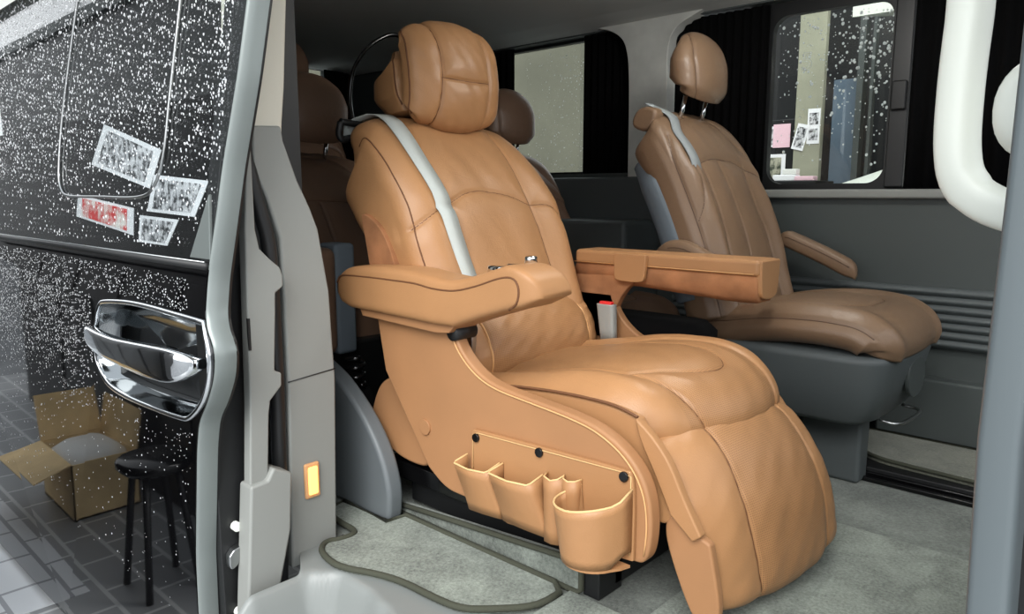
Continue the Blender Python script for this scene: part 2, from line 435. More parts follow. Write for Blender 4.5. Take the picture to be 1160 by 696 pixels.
# ------------------------------------------------------------------ the near seat (tan)
def near_seat():
    root = empty('captain_seat', (-1.15, 1.385, 0), 'large bright tan leather reclining captain seat by the open door, organiser pockets on its side', 'car seat')
    # pedestal under the seat
    f = box('seat_pedestal', (-1.44, 1.16, 0.012), (-.80, 1.62, .10), M['black'], root, .006); f['label'] = 'black metal seat pedestal'
    for y in (1.13, 1.58): box('slide_rail', (-1.50, y, .08), (-.82, y+.04, .125), M['black_gloss'], root, .003)
    box('seat_pan', (-1.36, 1.13, .13), (-.74, 1.64, .30), M['black'], root, .02)
    # backrest
    prof = [(-1.195, .34), (-1.215, .42), (-1.262, .54), (-1.305, .65), (-1.352, .765), (-1.415, .865), (-1.49, .95), (-1.545, .985), (-1.61, .995), (-1.672, .975), (-1.712, .932)]
    YC = 1.392
    te = super_end(.90, 2.2, .6)
    seams = [[(0.000, -.60), (0.211, -.57), (0.422, -.56), (0.558, -.56), (0.676, -.57), (0.803, -.5)], [(0.000, .60), (0.211, .56), (0.380, .50), (0.490, .47), (0.608, .50), (0.727, .55), (0.811, .62)],
             [(0.494, -.56), (0.528, -.3), (0.537, -.05), (0.520, .25), (0.490, .47)], [(0.439, -.97), (0.465, -.8), (0.494, -.56)], [(0.490, .47), (0.482, .7), (0.422, .97)]]
    def bol(S, U):
        a = np.abs(U); return .020*np.exp(-((a-.78)/.17)**2)*np.clip((.75-S)/.25, 0, 1)-.012*np.exp(-((a-.0)/.5)**2)
    wf = super_end(.86, 2.2, .62)
    back = Pad('backrest', prof, 1, YC, lambda s: np.interp(s, [0, .25, .42, .60, .72, .80, .90, 1], [.262, .275, .292, .284, .268, .256, .242, .225])*wf(s), lambda s: .075*te(s),
               lambda s: np.interp(s, [0, .35, .55, .7, .85, 1], [.10, .13, .16, .17, .14, .08])*te(s), [M['tan']], root, 190, 210, 3.5, .014, bol, seams, None, wob=.0011, pb=7, yoff=lambda S, U: -.016*np.clip((S-.5)/.25, 0, 1))
    back.lines('backrest_seam', seams, .0013, M['seam'], back.o, -.0005)
    # side welt of the backrest
    side = [[(.08, -.955), (.30, -.955), (.50, -.945), (.62, -.95), (.70, -.965), (.76, -.98), (.79, -1.)]]
    back.lines('backrest_welt', side, .0020, M['seam'], back.o, .0)
    ins = chaikin([(-1.530, .752), (-1.500, .750), (-1.445, .716), (-1.41, .665), (-1.385, .60, 1), (-1.49, .59, 1), (-1.512, .69)], 2)
    prism('side_inset', ins, 'y', 1.090, 1.13, M['suede'], back.o, .006)['label'] = 'brown suede inset'
    # shell behind
    sh = chaikin([(-1.70, .90), (-1.62, .93), (-1.50, .80), (-1.42, .62), (-1.36, .36), (-1.52, .34), (-1.58, .46), (-1.66, .70)], 2)
    prism('back_shell', sh, 'y', 1.19, 1.60, M['tan_side'], root, .03)
    # lumbar roll
    lp = [(-1.285, .52), (-1.250, .525), (-1.215, .50), (-1.19, .455), (-1.182, .41), (-1.19, .375), (-1.215, .36)]
    ls = [[(.12, -.80), (.5, -.78), (.9, -.76)], [(.12, .78), (.5, .82), (.9, .84)]]
    lum = Pad('lumbar_cushion', lp, -1, 1.395, .238, .03, .03, [M['tan'], M['tan_perf']], root, 60, 150, 3.2, .008, None, ls, lambda s, u, fr: 1 if fr and abs(u) < .79 else 0, wob=.0012)
    lum.lines('lumbar_piping', ls, .003, M['thread'], lum.o, .001)
    # seat cushion
    cp = [(-1.26, .382), (-1.16, .398), (-1.05, .420), (-.95, .440), (-.86, .449), (-.78, .446), (-.72, .430), (-.678, .402), (-.652, .368), (-.646, .338), (-.662, .318)]
    cs = [[(.02, -.55), (.3, -.60), (.6, -.58), (.85, -.50), (.99, -.42)], [(.02, .50), (.3, .60), (.6, .65), (.85, .68), (.99, .68)],
          [(.34, .44), (.58, .48), (.70, .42), (.765, .28), (.775, .06), (.74, -.20), (.68, -.40), (.63, -.57)]]
    def ramp(S, a, b): t = np.clip((S-a)/(b-a), 0, 1); return t*t*(3-2*t)
    def zc(s, u, fr): return 1 if fr and -.58 < u < .63 and s < .99 else 0
    cush = Pad('seat_cushion', cp, -1, 1.385, [(0, .245), (.5, .257), (.85, .255), (1, .245)], .045, .09, [M['tan'], M['tan_perf']], root, 190, 210, 3.2, lambda S, U: .014*(1-U**2)+.012*np.exp(-((np.abs(U)-.78)/.16)**2)-.006+.016*U, None, cs, zc, wob=.0009,
               xshift=lambda S, U: ramp(S, .45, 1.)*(-.060*U**2+.015*U))
    cush.lines('cushion_seam', cs, .0013, M['seam'], cush.o, -.0004)
    # side skirt of the cushion (hangs beside the side panel)
    for y0, y1 in ((1.118, 1.142), (1.634, 1.652)):
        sk = chaikin([(-1.15, .372, 1), (-1.05, .392), (-.95, .402), (-.86, .406), (-.78, .404), (-.725, .392, 1), (-.69, .34), (-.655, .25), (-.645, .215, 1), (-.665, .205, 1), (-.75, .20, 1), (-1.15, .22, 1)], 2)
        s_ = prism('cushion_skirt', sk, 'y', y0, y1, M['tan_side'], root, .006)
    tube('skirt_piping', [(x, 1.116, z) for x, z in [(-1.15, .374), (-1.05, .395), (-.95, .405), (-.86, .409), (-.78, .407), (-.725, .395)]], .003, M['seam'], s_, n=50)
    # leg rest
    lr = [(-.70, .345), (-.675, .345), (-.645, .328), (-.614, .295), (-.584, .248), (-.556, .185), (-.538, .11), (-.536, .06), (-.565, .035)]
    lsm = [[(.0, -.44), (.2, -.46), (.5, -.50), (.75, -.50), (.95, -.46)], [(.0, .66), (.3, .66), (.6, .64), (.95, .60)]]
    leg = Pad('leg_rest', lr, -1, 1.385, [(0, .240), (.15, .252), (.6, .258), (.85, .254), (1, .235)], [(0, .03), (.2, .05), (.8, .05), (1, .03)], [(0, .02), (.25, .035), (1, .04)], [M['tan'], M['tan_perf']], root, 150, 190, 3.0, .020,
              None, lsm, lambda s, u, fr: 1 if fr and -.49 < u < .65 and .02 < s < .95 else 0, wob=.0010, xshift=lambda S, U: .022*U-.012*(1-ramp(S, 0, .5))*U**2)
    leg.lines('leg_rest_seam', lsm, .0014, M['seam'], leg.o, -.0003)
    for y0, y1 in ((1.105, 1.125), (1.588, 1.606)):
        fl = chaikin([(-.725, .396, 1), (-.69, .372), (-.65, .33), (-.62, .27), (-.583, .21, 1), (-.60, .196, 1), (-.645, .232, 1), (-.68, .30), (-.715, .36)], 2)
        f1 = prism('leg_rest_flap', fl, 'y', y0, y1, M['tan_side'], leg.o, .004)
        bd = chaikin([(-.652, .228, 1), (-.61, .21), (-.572, .196, 1), (-.548, .09), (-.553, .05), (-.58, .03), (-.61, .06), (-.655, .16), (-.664, .205)], 2)
        b1 = prism('leg_rest_board', bd, 'y', y0+.012, y1+.012, M['tan_board'], leg.o, .005)
    # side panels
    pan = [(-1.449, .53, 1), (-1.416, .377, 1), (-1.345, .283, 1), (-1.262, .172, 1), (-1.206, .136), (-1.14, .133), (-.70, .138), (-.667, .145), (-.657, .215), (-.668, .285), (-.707, .338), (-.774, .374), (-.846, .387), (-.95, .397), (-1.048, .407), (-1.105, .43), (-1.155, .475), (-1.176, .53, 1)]
    pp = chaikin(pan, 3)
    pn = prism('side_panel', pp, 'y', 1.068, 1.10, M['tan_board'], root, .006, 4)
    rim = [(x, 1.0665, z) for x, z in chaikin([(-1.185, .53), (-1.164, .470), (-1.112, .424), (-1.052, .399), (-.95, .389), (-.848, .379), (-.778, .366), (-.714, .331), (-.677, .28), (-.667, .215), (-.673, .16)], 3, False)]
    tube('panel_stitching', rim, .0016, M['thread'], pn, 6)
    disc('bolt_cover', (-1.268, 1.066, .268), 'y', .018, .006, M['tan_board'], pn, 28)
    prism('recliner_cover', chaikin([(-1.44, .352), (-1.49, .33), (-1.52, .285), (-1.537, .235), (-1.515, .187), (-1.444, .150), (-1.374, .140), (-1.31, .145), (-1.29, .20, 1), (-1.29, .352, 1)], 3), 'y', 1.110, 1.138, M['tan_board'], root, .008)
    pf = prism('side_panel', pp, 'y', 1.664, 1.69, M['tan_board'], root, .006, 4)
    br = chaikin([(-1.30, .61, 1), (-1.035, .61, 1), (-1.03, .60), (-1.06, .585), (-1.11, .565), (-1.15, .52), (-1.175, .46), (-1.185, .40, 1), (-1.40, .40, 1)], 3)
    prism('console_bracket', br, 'y', 1.664, 1.69, M['suede'], root, .004)
    # near armrest
    X = np.linspace(0, 1, 70)
    top = spline([(-1.55, .600), (-1.50, .626), (-1.40, .634), (-1.30, .633), (-1.22, .626), (-1.15, .622), (-1.09, .632), (-1.02, .652), (-.98, .664), (-.945, .660), (-.915, .643), (-.900, .615)], 70)
    botm = [(-1.56, .565), (-1.535, .535), (-1.50, .525), (-1.40, .524), (-1.30, .522), (-1.20, .520), (-1.13, .522), (-1.11, .530), (-1.05, .550), (-.98, .572), (-.94, .582), (-.91, .597), (-.89, .61)]
    bx = [b[0] for b in botm]; bz = [b[1] for b in botm]; rings = []
    for x, zt in top:
        zb = np.interp(x, bx, bz); h = max(.006, (zt-zb)/2)
        e0 = 1-max(0, (-1.50-x)/.05)**2*.25; q = max(0, (x+.975)/.085); nar = max(.22, max(.001, 1-q**3.2)**(1/3.2))
        y1 = 1.138; y0 = 1.026+(1-nar)*.085+(1-e0)*.02
        rings.append(ellipse_ring((x, (y0+y1)/2, zb+h), (0, (y1-y0)/2, 0), (0, 0, h), 6.5, 64))
    arm = loft('armrest', rings, M['tan_side'], root)
    wl_ = [(-1.545, .585), (-1.53, .602), (-1.50, .606), (-1.42, .608), (-1.338, .608), (-1.25, .607), (-1.19, .601), (-1.123, .602), (-1.06, .616), (-.99, .638), (-.955, .640), (-.941, .622), (-.945, .595), (-.965, .578)]
    tube('armrest_welt', [(x, 1.027, z) for x, z in wl_], .0022, M['seam'], arm, n=90)
    prism('armrest_bracket', [(-1.48, .526), (-1.47, .508), (-1.20, .500), (-1.16, .505), (-1.14, .524)], 'y', 1.045, 1.12, M['tan_board'], root, .003)
    tube('armrest_hinge', [(-1.165, 1.06, .503), (-1.165, 1.12, .503)], .018, M['black'], root, 16)
    for x, w, h in ((-1.083, .022, .02), (-1.033, .016, .013), (-.99, .009, .017)):
        zt = np.interp(x, [t[0] for t in top], [t[1] for t in top])
        loft('control_knob', [ellipse_ring((x, 1.118, zt-.003+dz), (w*1.15*k, 0, 0), (0, .013*k, 0), 3, 20) for dz, k in ((0, 1), (h*.8, 1), (h*.95, .9), (h, .6))], M['chrome'], arm)
    tongue = prism('belt_tongue', chaikin([(-1.222, .50), (-1.17, .505), (-1.172, .45), (-1.185, .425), (-1.205, .44), (-1.215, .47)], 1), 'y', 1.125, 1.14, M['steel'], root, .003)
    # headrest
    hb = [(-1.545, 1.015), (-1.55, 1.06), (-1.56, 1.12), (-1.572, 1.15), (-1.595, 1.172), (-1.62, 1.18)]
    hr = Pad('headrest', hb, 1, 1.385, [(0, .13), (.2, .145), (.7, .145), (1, .11)], [(0, .02), (.3, .03), (1, .02)], [(0, .115), (.3, .15), (.8, .14), (1, .08)], [M['tan']], root, 60, 100, 3.0, .006, wob=.001)
    hr.lines('headrest_welt', [[(.08, -.97), (.5, -.985), (.95, -.95)]], .0022, M['seam'], hr.o)
    hp = [(-1.525, .985), (-1.497, .992), (-1.480, 1.02), (-1.472, 1.07), (-1.475, 1.12), (-1.486, 1.172), (-1.503, 1.206), (-1.528, 1.222), (-1.553, 1.221)]
    hs = [[(.02, -.62), (.3, -.55), (.6, -.52), (.85, -.58), (.98, -.62)], [(.02, .50), (.3, .56), (.6, .55), (.85, .48), (.98, .42)], [(.44, -.54), (.43, 0), (.44, .55)]]
    hpil = Pad('headrest_pillow', hp, 1, 1.39, [(0, .140), (.12, .156), (.6, .160), (.9, .160), (1, .150)], [(0, .03), (.15, .05), (.85, .045), (1, .025)], [(0, .02), (.3, .03), (1, .02)], [M['tan'], M['tan']], hr.o, 110, 150, 3.6, lambda S, U: .028*(1-U**2), None, hs, None, wob=.0010, puff=.005, pr=.02)
    hpil.lines('pillow_seam', hs, .0014, M['seam'], hpil.o, -.0004)
    hpil.lines('pillow_piping', [[(.03, -.985), (.5, -.993), (.97, -.985)], [(.03, .985), (.5, .993), (.97, .985)]], .0026, M['seam'], hpil.o)
    # belt, guide, buckle
    la = np.array([.16, .97, -.05]); la /= np.linalg.norm(la)
    lead = [(np.array(p), la) for p in spline([(-1.69, 1.185, .950), (-1.675, 1.187, .985), tuple(back.at(.86, -.66, .012))], 12)[:-1]]
    v = back.ribbon([(.86, -.66, .010), (.80, -.68), (.72, -.70), (.63, -.70), (.53, -.68), (.43, -.65), (.32, -.62), (.23, -.60), (.15, -.58)], .025, .007, lead)
    bl = mesh('shoulder_belt', v, [[2*i, 2*i+1, 2*i+3, 2*i+2] for i in range(len(v)//2-1)], M['belt'], root)
    bl['label'] = 'pale grey seat belt webbing'
    s_ = bl.modifiers.new('solid', 'SOLIDIFY'); s_.thickness = .0025
    for x0, x1, y0, y1 in ():
        pass
    tube('belt_guide', [(-1.665, 1.135, .985), (-1.665, 1.245, .978), (-1.665, 1.252, .958), (-1.665, 1.215, .952), (-1.668, 1.165, .945), (-1.67, 1.142, .940), (-1.67, 1.132, .955), (-1.665, 1.135, .985)], .009, M['black'], root, 8, 60)
    tube('grab_loop', [(-1.72, 1.215, .98), (-1.74, 1.218, 1.05), (-1.74, 1.230, 1.125), (-1.735, 1.262, 1.18), (-1.73, 1.31, 1.222), (-1.72, 1.37, 1.242), (-1.70, 1.43, 1.20)], .006, M['black_gloss'], root, 8, 60)['label'] = 'black curved tube behind headrest'
    bk = loft('buckle', [ellipse_ring((-1.155-.01*k, 1.625, .405+.10*k), (.022+.006*k, 0, 0), (0, .014, 0), 4, 24) for k in (0, .3, .6, .9, .97, 1)], M['buckle'], root)
    bk['label'] = 'pale grey buckle'
    box('release_button', (-1.184, 1.616, .498), (-1.146, 1.634, .512), M['red'], bk, .003)['label'] = 'red button'
    # side organiser
    org = prism('side_organiser', chaikin([(-1.108, .150, 1), (-1.108, .30), (-1.09, .303), (-.72, .314), (-.690, .310), (-.690, .146, 1), (-.88, .128, 1), (-1.0, .12, 1)], 2), 'y', 1.058, 1.067, M['tan_side'], root, .002)
    org['label'] = 'tan leather organiser sheet with stitched pockets'
    tube('organiser_stitching', [(x, 1.0573, z) for x, z in [(-1.10, .17), (-1.10, .292), (-1.085, .297), (-.72, .308), (-.698, .304), (-.697, .155)]], .001, M['raw'], org, 5)
    for x, z in ((-1.090, .286), (-.912, .297), (-.712, .301)):
        disc('snap_button', (x, 1.056, z), 'y', .0095, .006, M['black_gloss'], org, 20)
    def pocket(x0, x1, zt, zb0, zb1, dep, bx0, bx1):
        tp = [(x0+.012, 1.056, zt+.012), (x0, 1.056-dep*.75, zt), (x0+.004, 1.056-dep, zt-.002), ((x0+x1)/2, 1.056-dep-.003, zt-.004), (x1-.004, 1.056-dep, zt), (x1, 1.056-dep*.75, zt+.002), (x1+.010, 1.056, zt+.016)]
        bt = [(bx0, 1.056, zb0+.01), (bx0, 1.054, zb0), (bx0+.006, 1.052, zb0), ((bx0+bx1)/2, 1.050, (zb0+zb1)/2), (bx1-.006, 1.052, zb1), (bx1, 1.054, zb1), (bx1, 1.056, zb1+.01)]
        k = sheet('pocket', tp, bt, M['tan_side'], org, .003)
        tube('pocket_rim', tp, .0022, M['raw'], k, 6)
    pocket(-1.128, -1.03, .232, .122, .128, .032, -1.11, -1.012)
    pocket(-1.022, -.912, .238, .128, .128, .034, -1.008, -.885)
    # pen loops and cup loop
    tp = [(-.89, 1.056, .262), (-.882, 1.036, .262), (-.865, 1.034, .258), (-.852, 1.04, .262), (-.846, 1.055, .268), (-.838, 1.04, .268), (-.825, 1.037, .266), (-.812, 1.042, .268), (-.806, 1.056, .27)]
    k = sheet('pen_loop', tp, [(x, 1.056-(1.056-y)*.8, .128) for x, y, z in tp], M['tan_side'], org, .003)
    tube('pen_loop_rim', tp, .0018, M['raw'], k, 6)
    tpc = [(-.806, 1.056, .262)]+[(-.755+.068*math.cos(a)*1.0-.012, 1.035-.070*math.sin(a), .248+.006*math.cos(a)+.008*max(0, math.cos(a))) for a in np.linspace(PI*1.0, PI*.12, 16)]+[(-.695, 1.022, .268), (-.694, 1.056, .282)]
    btc = [(-.795, 1.056, .150)]+[(-.752+.058*math.cos(a)-.012, 1.04-.060*math.sin(a), .138+.004*math.cos(a)) for a in np.linspace(PI*1.0, PI*.12, 16)]+[(-.70, 1.035, .160), (-.694, 1.056, .165)]
    k = sheet('cup_loop', tpc, btc, M['tan'], org, .0035, 8)
    tube('cup_loop_rim', tpc, .0024, M['raw'], k, 6)
    nb = len(btc); prism('cup_base', [(x, y) for x, y, z in btc], 'z', .134, .139, M['tan_side'], k)
    # far console armrest
    lid = box('console_lid', (-1.30, 1.655, .606), (-.752, 1.765, .646), M['tan_side'], root, .011, 4)
    tube('lid_stitching', [(-1.30, 1.6545, .612), (-.765, 1.6545, .612)], .0012, M['thread'], lid, 5)
    rings = []
    for x, k in [(-1.30, 1), (-1.1, 1), (-.95, 1), (-.85, .99), (-.79, .97), (-.765, .93), (-.758, .88)]:
        zb = .545+.008*math.sin((x+1.3)*9)
        zb = zb+(1-k)*.05
        rings.append([(x, 1.665, .612), (x, 1.660, .59), (x, 1.668, zb+.014), (x, 1.685, zb), (x, 1.735, zb), (x, 1.75, zb+.014), (x, 1.760, .59), (x, 1.758, .612)])
    cb = loft('console_box', rings, M['suede'], lid); cb['label'] = 'brown suede console box'
    prism('console_end', chaikin([(1.660, .644, 1), (1.763, .644, 1), (1.758, .575), (1.745, .553), (1.71, .548), (1.675, .553), (1.664, .575)], 2), 'x', -.764, -.748, M['tan_side'], lid, .004)
    prism('lid_tab', chaikin([(-1.155, .642, 1), (-1.055, .642, 1), (-1.058, .578), (-1.07, .568), (-1.145, .568), (-1.155, .578)], 2), 'y', 1.640, 1.655, M['tan_side'], lid, .003)
    return root

near_seat()

# ------------------------------------------------------------------ the brown captain seats behind
def brown_seat(dx, Y, dz, label, belt=False, base=True, arms=(1, 1), group=None, mat='brown', folded=False):
    b = M[mat]; root = empty('captain_seat', (-.85+dx, Y, 0), label, 'car seat', group)
    sh = lambda pts: [(x+dx, z+dz) for x, z in pts]
    cp = sh([(-1.06, .455), (-.98, .472), (-.88, .495), (-.78, .507), (-.68, .507), (-.60, .495), (-.545, .462), (-.522, .42), (-.53, .385)])
    cs = [[(.0, -.62), (.3, -.66), (.55, -.60), (.68, -.35), (.70, 0), (.68, .35), (.55, .60), (.3, .66), (.0, .62)], [(.02, -.96), (.3, -.985), (.62, -.985), (.86, -.98)]]
    if folded:
        box('seat_base', (-1.16+dx, Y-.20, 0), (-.92+dx, Y+.22, .50+dz), M['black'], root, .01)
        box('folded_armrest', (-.945+dx, Y-.265, .36), (-.86+dx, Y-.145, .655), b, root, .025, 5)
        box('armrest_lining', (-.955+dx, Y-.150, .355), (-.865+dx, Y-.085, .665), M['grey_blue'], root, .012)['label'] = 'blue grey armrest lining'
    else:
      cush = Pad('seat_cushion', cp, -1, Y, [(0, .235), (.5, .252), (.85, .245), (1, .215)], .05, .065, [b], root, 90, 130, 3.2, .008, lambda S, U: .014*np.exp(-((np.abs(U)-.8)/.14)**2), cs)
      cush.lines('cushion_seam', cs, .0015, M['brown_seam'], cush.o, -.0003)
    pr = sh([(-.955, .46), (-.985, .56), (-1.012, .66), (-1.055, .77), (-1.105, .88), (-1.16, .97), (-1.21, 1.028), (-1.255, 1.05)])
    we = super_end(.72, 3.2, .55); te = super_end(.86, 2.2, .6)
    bs = [[(.0, -.60), (.3, -.56), (.5, -.52), (.68, -.55)], [(.0, .60), (.3, .56), (.5, .50), (.68, .52)], [(.68, -.55), (.70, -.3), (.70, 0), (.69, .3), (.66, .52), (.62, .75), (.54, .95)],
          [(.68, -.55), (.8, -.62), (.93, -.40), (.955, .0), (.93, .4), (.8, .66), (.66, .85)], [(0.05, -.10), (.4, -.08), (.69, -.12)], [(.0, -.97), (.4, -.985), (.7, -.985), (.84, -.9)], [(.42, -.97), (.5, -.86), (.60, -.78), (.68, -.80), (.85, -.75)]]
    back = Pad('backrest', pr, 1, Y, lambda s: .243*we(s), lambda s: .05*te(s), lambda s: .11*te(s), [b], root, 110, 150, 3.0, .006, lambda S, U: .022*np.exp(-((np.abs(U)-.80)/.15)**2)*np.clip((.92-S)/.3, 0, 1), bs, wob=.0008, pb=5)
    back.lines('backrest_seam', bs, .0015, M['brown_seam'], back.o, -.0003)
    ps = sh([(-1.05, .50), (-1.09, .62), (-1.14, .74), (-1.19, .84), (-1.24, .92)])
    Pad('back_shell', ps, 1, Y, [(0, .25), (.8, .248), (1, .22)], .02, .08, [M['grey_blue']], root, 40, 60, 4, 0).o['label'] = 'blue grey back shell'
    hp = sh([(-1.175, 1.085), (-1.160, 1.11), (-1.155, 1.15), (-1.160, 1.20), (-1.178, 1.25), (-1.21, 1.281), (-1.245, 1.286)])
    hw = [(0, .105), (.15, .128), (.5, .135), (.75, .122), (.9, .10), (1, .06)]
    hs = [[(.0, -.72), (.3, -.74), (.6, -.74), (.9, -.62)]]
    hr = Pad('headrest', hp, 1, Y, hw, [(0, .03), (.3, .05), (.8, .045), (1, .02)], [(0, .04), (.3, .065), (.8, .05), (1, .015)], [b], root, 60, 90, 2.5, .012, None, hs, puff=.002)
    hr.lines('headrest_seam', hs, .0013, M['brown_seam'], hr.o)
    for s in (-1, 1): tube('headrest_post', [(-1.235+dx, Y+s*.065, 1.02+dz), (-1.215+dx, Y+s*.065, 1.10+dz)], .007, M['chrome'], hr.o, 10)
    if base:
        rings = []
        for z, x0, x1, w, p in ((.20, -.93, -.60, .19, 6), (.215, -.96, -.575, .205, 6), (.30, -1.0, -.545, .225, 6), (.372, -1.02, -.53, .240, 6), (.392, -1.02, -.528, .24, 6)):
            rings.append(ellipse_ring(((x0+x1)/2+dx, Y, z+dz), ((x1-x0)/2, 0, 0), (0, w, 0), p, 48))
        sb = loft('seat_base', rings, M['slate'], root)
        prism('base_recess', chaikin([(Y-.05, .36+dz), (Y+.12, .36+dz), (Y+.12, .25+dz), (Y-.02, .25+dz)], 2), 'x', -.545+dx, -.533+dx, M['grey_dark'], sb, .003)
        box('seat_foot', (-.80+dx, Y-.07, .0), (-.632+dx, Y+.005, .215+dz), M['slate'], root, .012)
        box('seat_foot', (-.95+dx, Y+.10, .0), (-.70+dx, Y+.18, .215+dz), M['grey_dark'], root, .012)
        tube('adjuster_bar', [(-.58+dx, Y-.10, .205+dz), (-.535+dx, Y-.08, .20+dz), (-.53+dx, Y+.08, .20+dz), (-.58+dx, Y+.10, .205+dz)], .005, M['steel'], root, 8, 30)
    for side, on in zip((-1, 1), arms):
        if not on: continue
        y = Y+side*.270
        ax = [(-1.05, .668), (-1.02, .676), (-.99, .668), (-.90, .632), (-.83, .600), (-.795, .580), (-.785, .562)] if side > 0 else [(-1.17, .655), (-1.13, .665), (-1.08, .662), (-1.0, .628), (-.92, .592), (-.87, .567), (-.858, .55)]
        rings = []
        ce = spline([(x+dx, z+dz) for x, z in ax], 30)
        for i, (x, z) in enumerate(ce):
            k = 1-.75*max(0, (i-24)/5)**2-.6*max(0, (4-i)/4)**2; rings.append(ellipse_ring((x, y, z-.022), (0, .026*max(k, .3), 0), (.010*k, 0, .026*max(.3, k)), 3, 24))
        ar = loft('armrest', rings, b, root)
        tube('armrest_seam', [(x+.012, y-.0255, z-.018) for x, z in ce[3:26]], .0014, M['brown_seam'], ar)
    if belt:
        cen = spline([(-1.272+dx, Y-.185, 1.07+dz)]+[tuple(back.at(a, b, .006)) for a, b in ((.93, -.68), (.84, -.74), (.76, -.76))]+[tuple(back.at(.68, -.77, .001)), tuple(back.at(.60, -.78, -.012)), tuple(back.at(.50, -.78, -.03))], 50)
        v = []
        for c in cen:
            ld = np.array([.25, .96, 0]); v += [c-ld*.018, c+ld*.018]
        bl = mesh('shoulder_belt', v, [[2*i, 2*i+1, 2*i+3, 2*i+2] for i in range(49)], M['belt_dark'], root); bl['label'] = 'grey seat belt webbing'
        q = bl.modifiers.new('solid', 'SOLIDIFY'); q.thickness = .0025
        prism('belt_exit', chaikin([(-1.32+dx, 1.00+dz), (-1.30+dx, 1.055+dz), (-1.25+dx, 1.062+dz), (-1.22+dx, 1.04+dz), (-1.25+dx, .98+dz)], 2), 'y', Y-.215, Y-.13, b, root, .012)
        loft('armrest_pivot', [ellipse_ring((-.842+dx, Y-.27+t, .562+dz), (.022*k, 0, 0), (0, 0, .028*k), 2, 24) for t, k in ((-.02, .6), (-.015, .9), (-.005, 1), (.02, 1), (.03, .6))], M['buckle'], root)
        box('buckle', (-.98+dx, Y-.20, .50+dz), (-.95+dx, Y-.17, .565+dz), M['red'], root, .004)['label'] = 'red buckle'
    return root

brown_seat(0, 2.155, 0, 'brown leather captain seat beside the far window, grey belt over its backrest', True)
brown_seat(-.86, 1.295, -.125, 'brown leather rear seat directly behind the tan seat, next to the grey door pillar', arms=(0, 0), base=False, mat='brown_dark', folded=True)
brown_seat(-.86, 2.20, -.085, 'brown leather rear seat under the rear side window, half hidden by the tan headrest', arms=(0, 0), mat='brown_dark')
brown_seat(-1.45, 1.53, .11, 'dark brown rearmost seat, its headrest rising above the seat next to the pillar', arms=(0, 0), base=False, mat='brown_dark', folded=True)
# ------------------------------------------------------------------ the van's shell
def struct(o): o['kind'] = 'structure'; return o

struct(box('floor', (-3.7, .86, -.05), (.35, 2.62, 0), M['carpet'], None, 0))
# headliner: flat in the middle, curving down to the far side
sec = [(.72, 1.40), (.80, 1.452), (.95, 1.478), (1.6, 1.485), (2.2, 1.482), (2.40, 1.476), (2.50, 1.466), (2.56, 1.456), (2.66, 1.456), (2.66, 1.54), (.72, 1.54)]
struct(prism('ceiling', sec, 'x', -3.7, .35, M['headliner']))
# far wall: lower trim, pillars, header
W0, W1 = 2.55, 2.66
wall = boxes('wall_far', [((-3.7, W0, -.05), (.35, W1, .815)), ((-3.7, W0, .80), (-1.70, W1, .885)), ((-3.7, W0, 1.452), (.35, W1, 1.50)),
                          ((-3.7, W0, .88), (-2.72, W1, 1.46)), ((.12, W0, .81), (.35, W1, 1.46))], M['grey_dark'])
struct(wall)
struct(prism('trim_1', chaikin([(-1.90, 1.466, 1), (-1.80, 1.44), (-1.735, 1.38), (-1.722, 1.2), (-1.72, .80, 1), (-1.545, .80, 1), (-1.55, 1.2), (-1.555, 1.36), (-1.52, 1.42), (-1.44, 1.450), (-1.40, 1.466, 1)], 3), 'y', 2.525, 2.62, M['headlight'], None, .012))
struct(box('trim_3', (-1.56, 2.52, .785), (.35, 2.60, .815), M['grey'], None, .008))
struct(box('trim_4', (-3.6, 2.50, .69), (-1.55, 2.56, .868), M['slate'], None, .012))
# ribbed lower panel and kick panel
pts = []
zz = np.linspace(.33, .515, 120)
for z in zz: pts.append((2.535-.010*abs(math.sin((z-.33)/.185*PI*7)), z))
pts += [(2.57, .515), (2.57, .33)]
struct(prism('trim_5', pts, 'x', -1.5, .30, M['slate']))
struct(box('trim_6', (-.72, 2.50, .0), (.30, 2.56, .235), M['grey_dark'], None, .01))
struct(box('trim_7', (-2.2, 2.31, .30), (-1.58, 2.56, .70), M['slate'], None, .02))
# rear and near walls
struct(boxes('wall_rear', [((-3.7, .86, -.05), (-3.62, 2.62, 1.13)), ((-3.7, .86, 1.56), (-3.62, 2.62, 1.60)), ((-3.7, .86, 1.1), (-3.62, 1.55, 1.58)), ((-3.7, 2.40, 1.1), (-3.62, 2.62, 1.58))], M['grey_dark']))
struct(box('wall_near', (-3.7, .86, -.05), (-1.56, .95, 1.47), M['black'], None, 0))
struct(boxes('wall_front', [((-.088, .735, -.1), (.35, .86, 1.5)), ((.35, .755, -.1), (.40, 2.66, .72))], M['black']))  # low cross wall is unseen, added to hold back light from the cab

def pane(name, x0, x1, y, z0, z1, mat, parent):
    return box(name, (x0, y-.002, z0), (x1, y+.002, z1), mat, parent, 0)

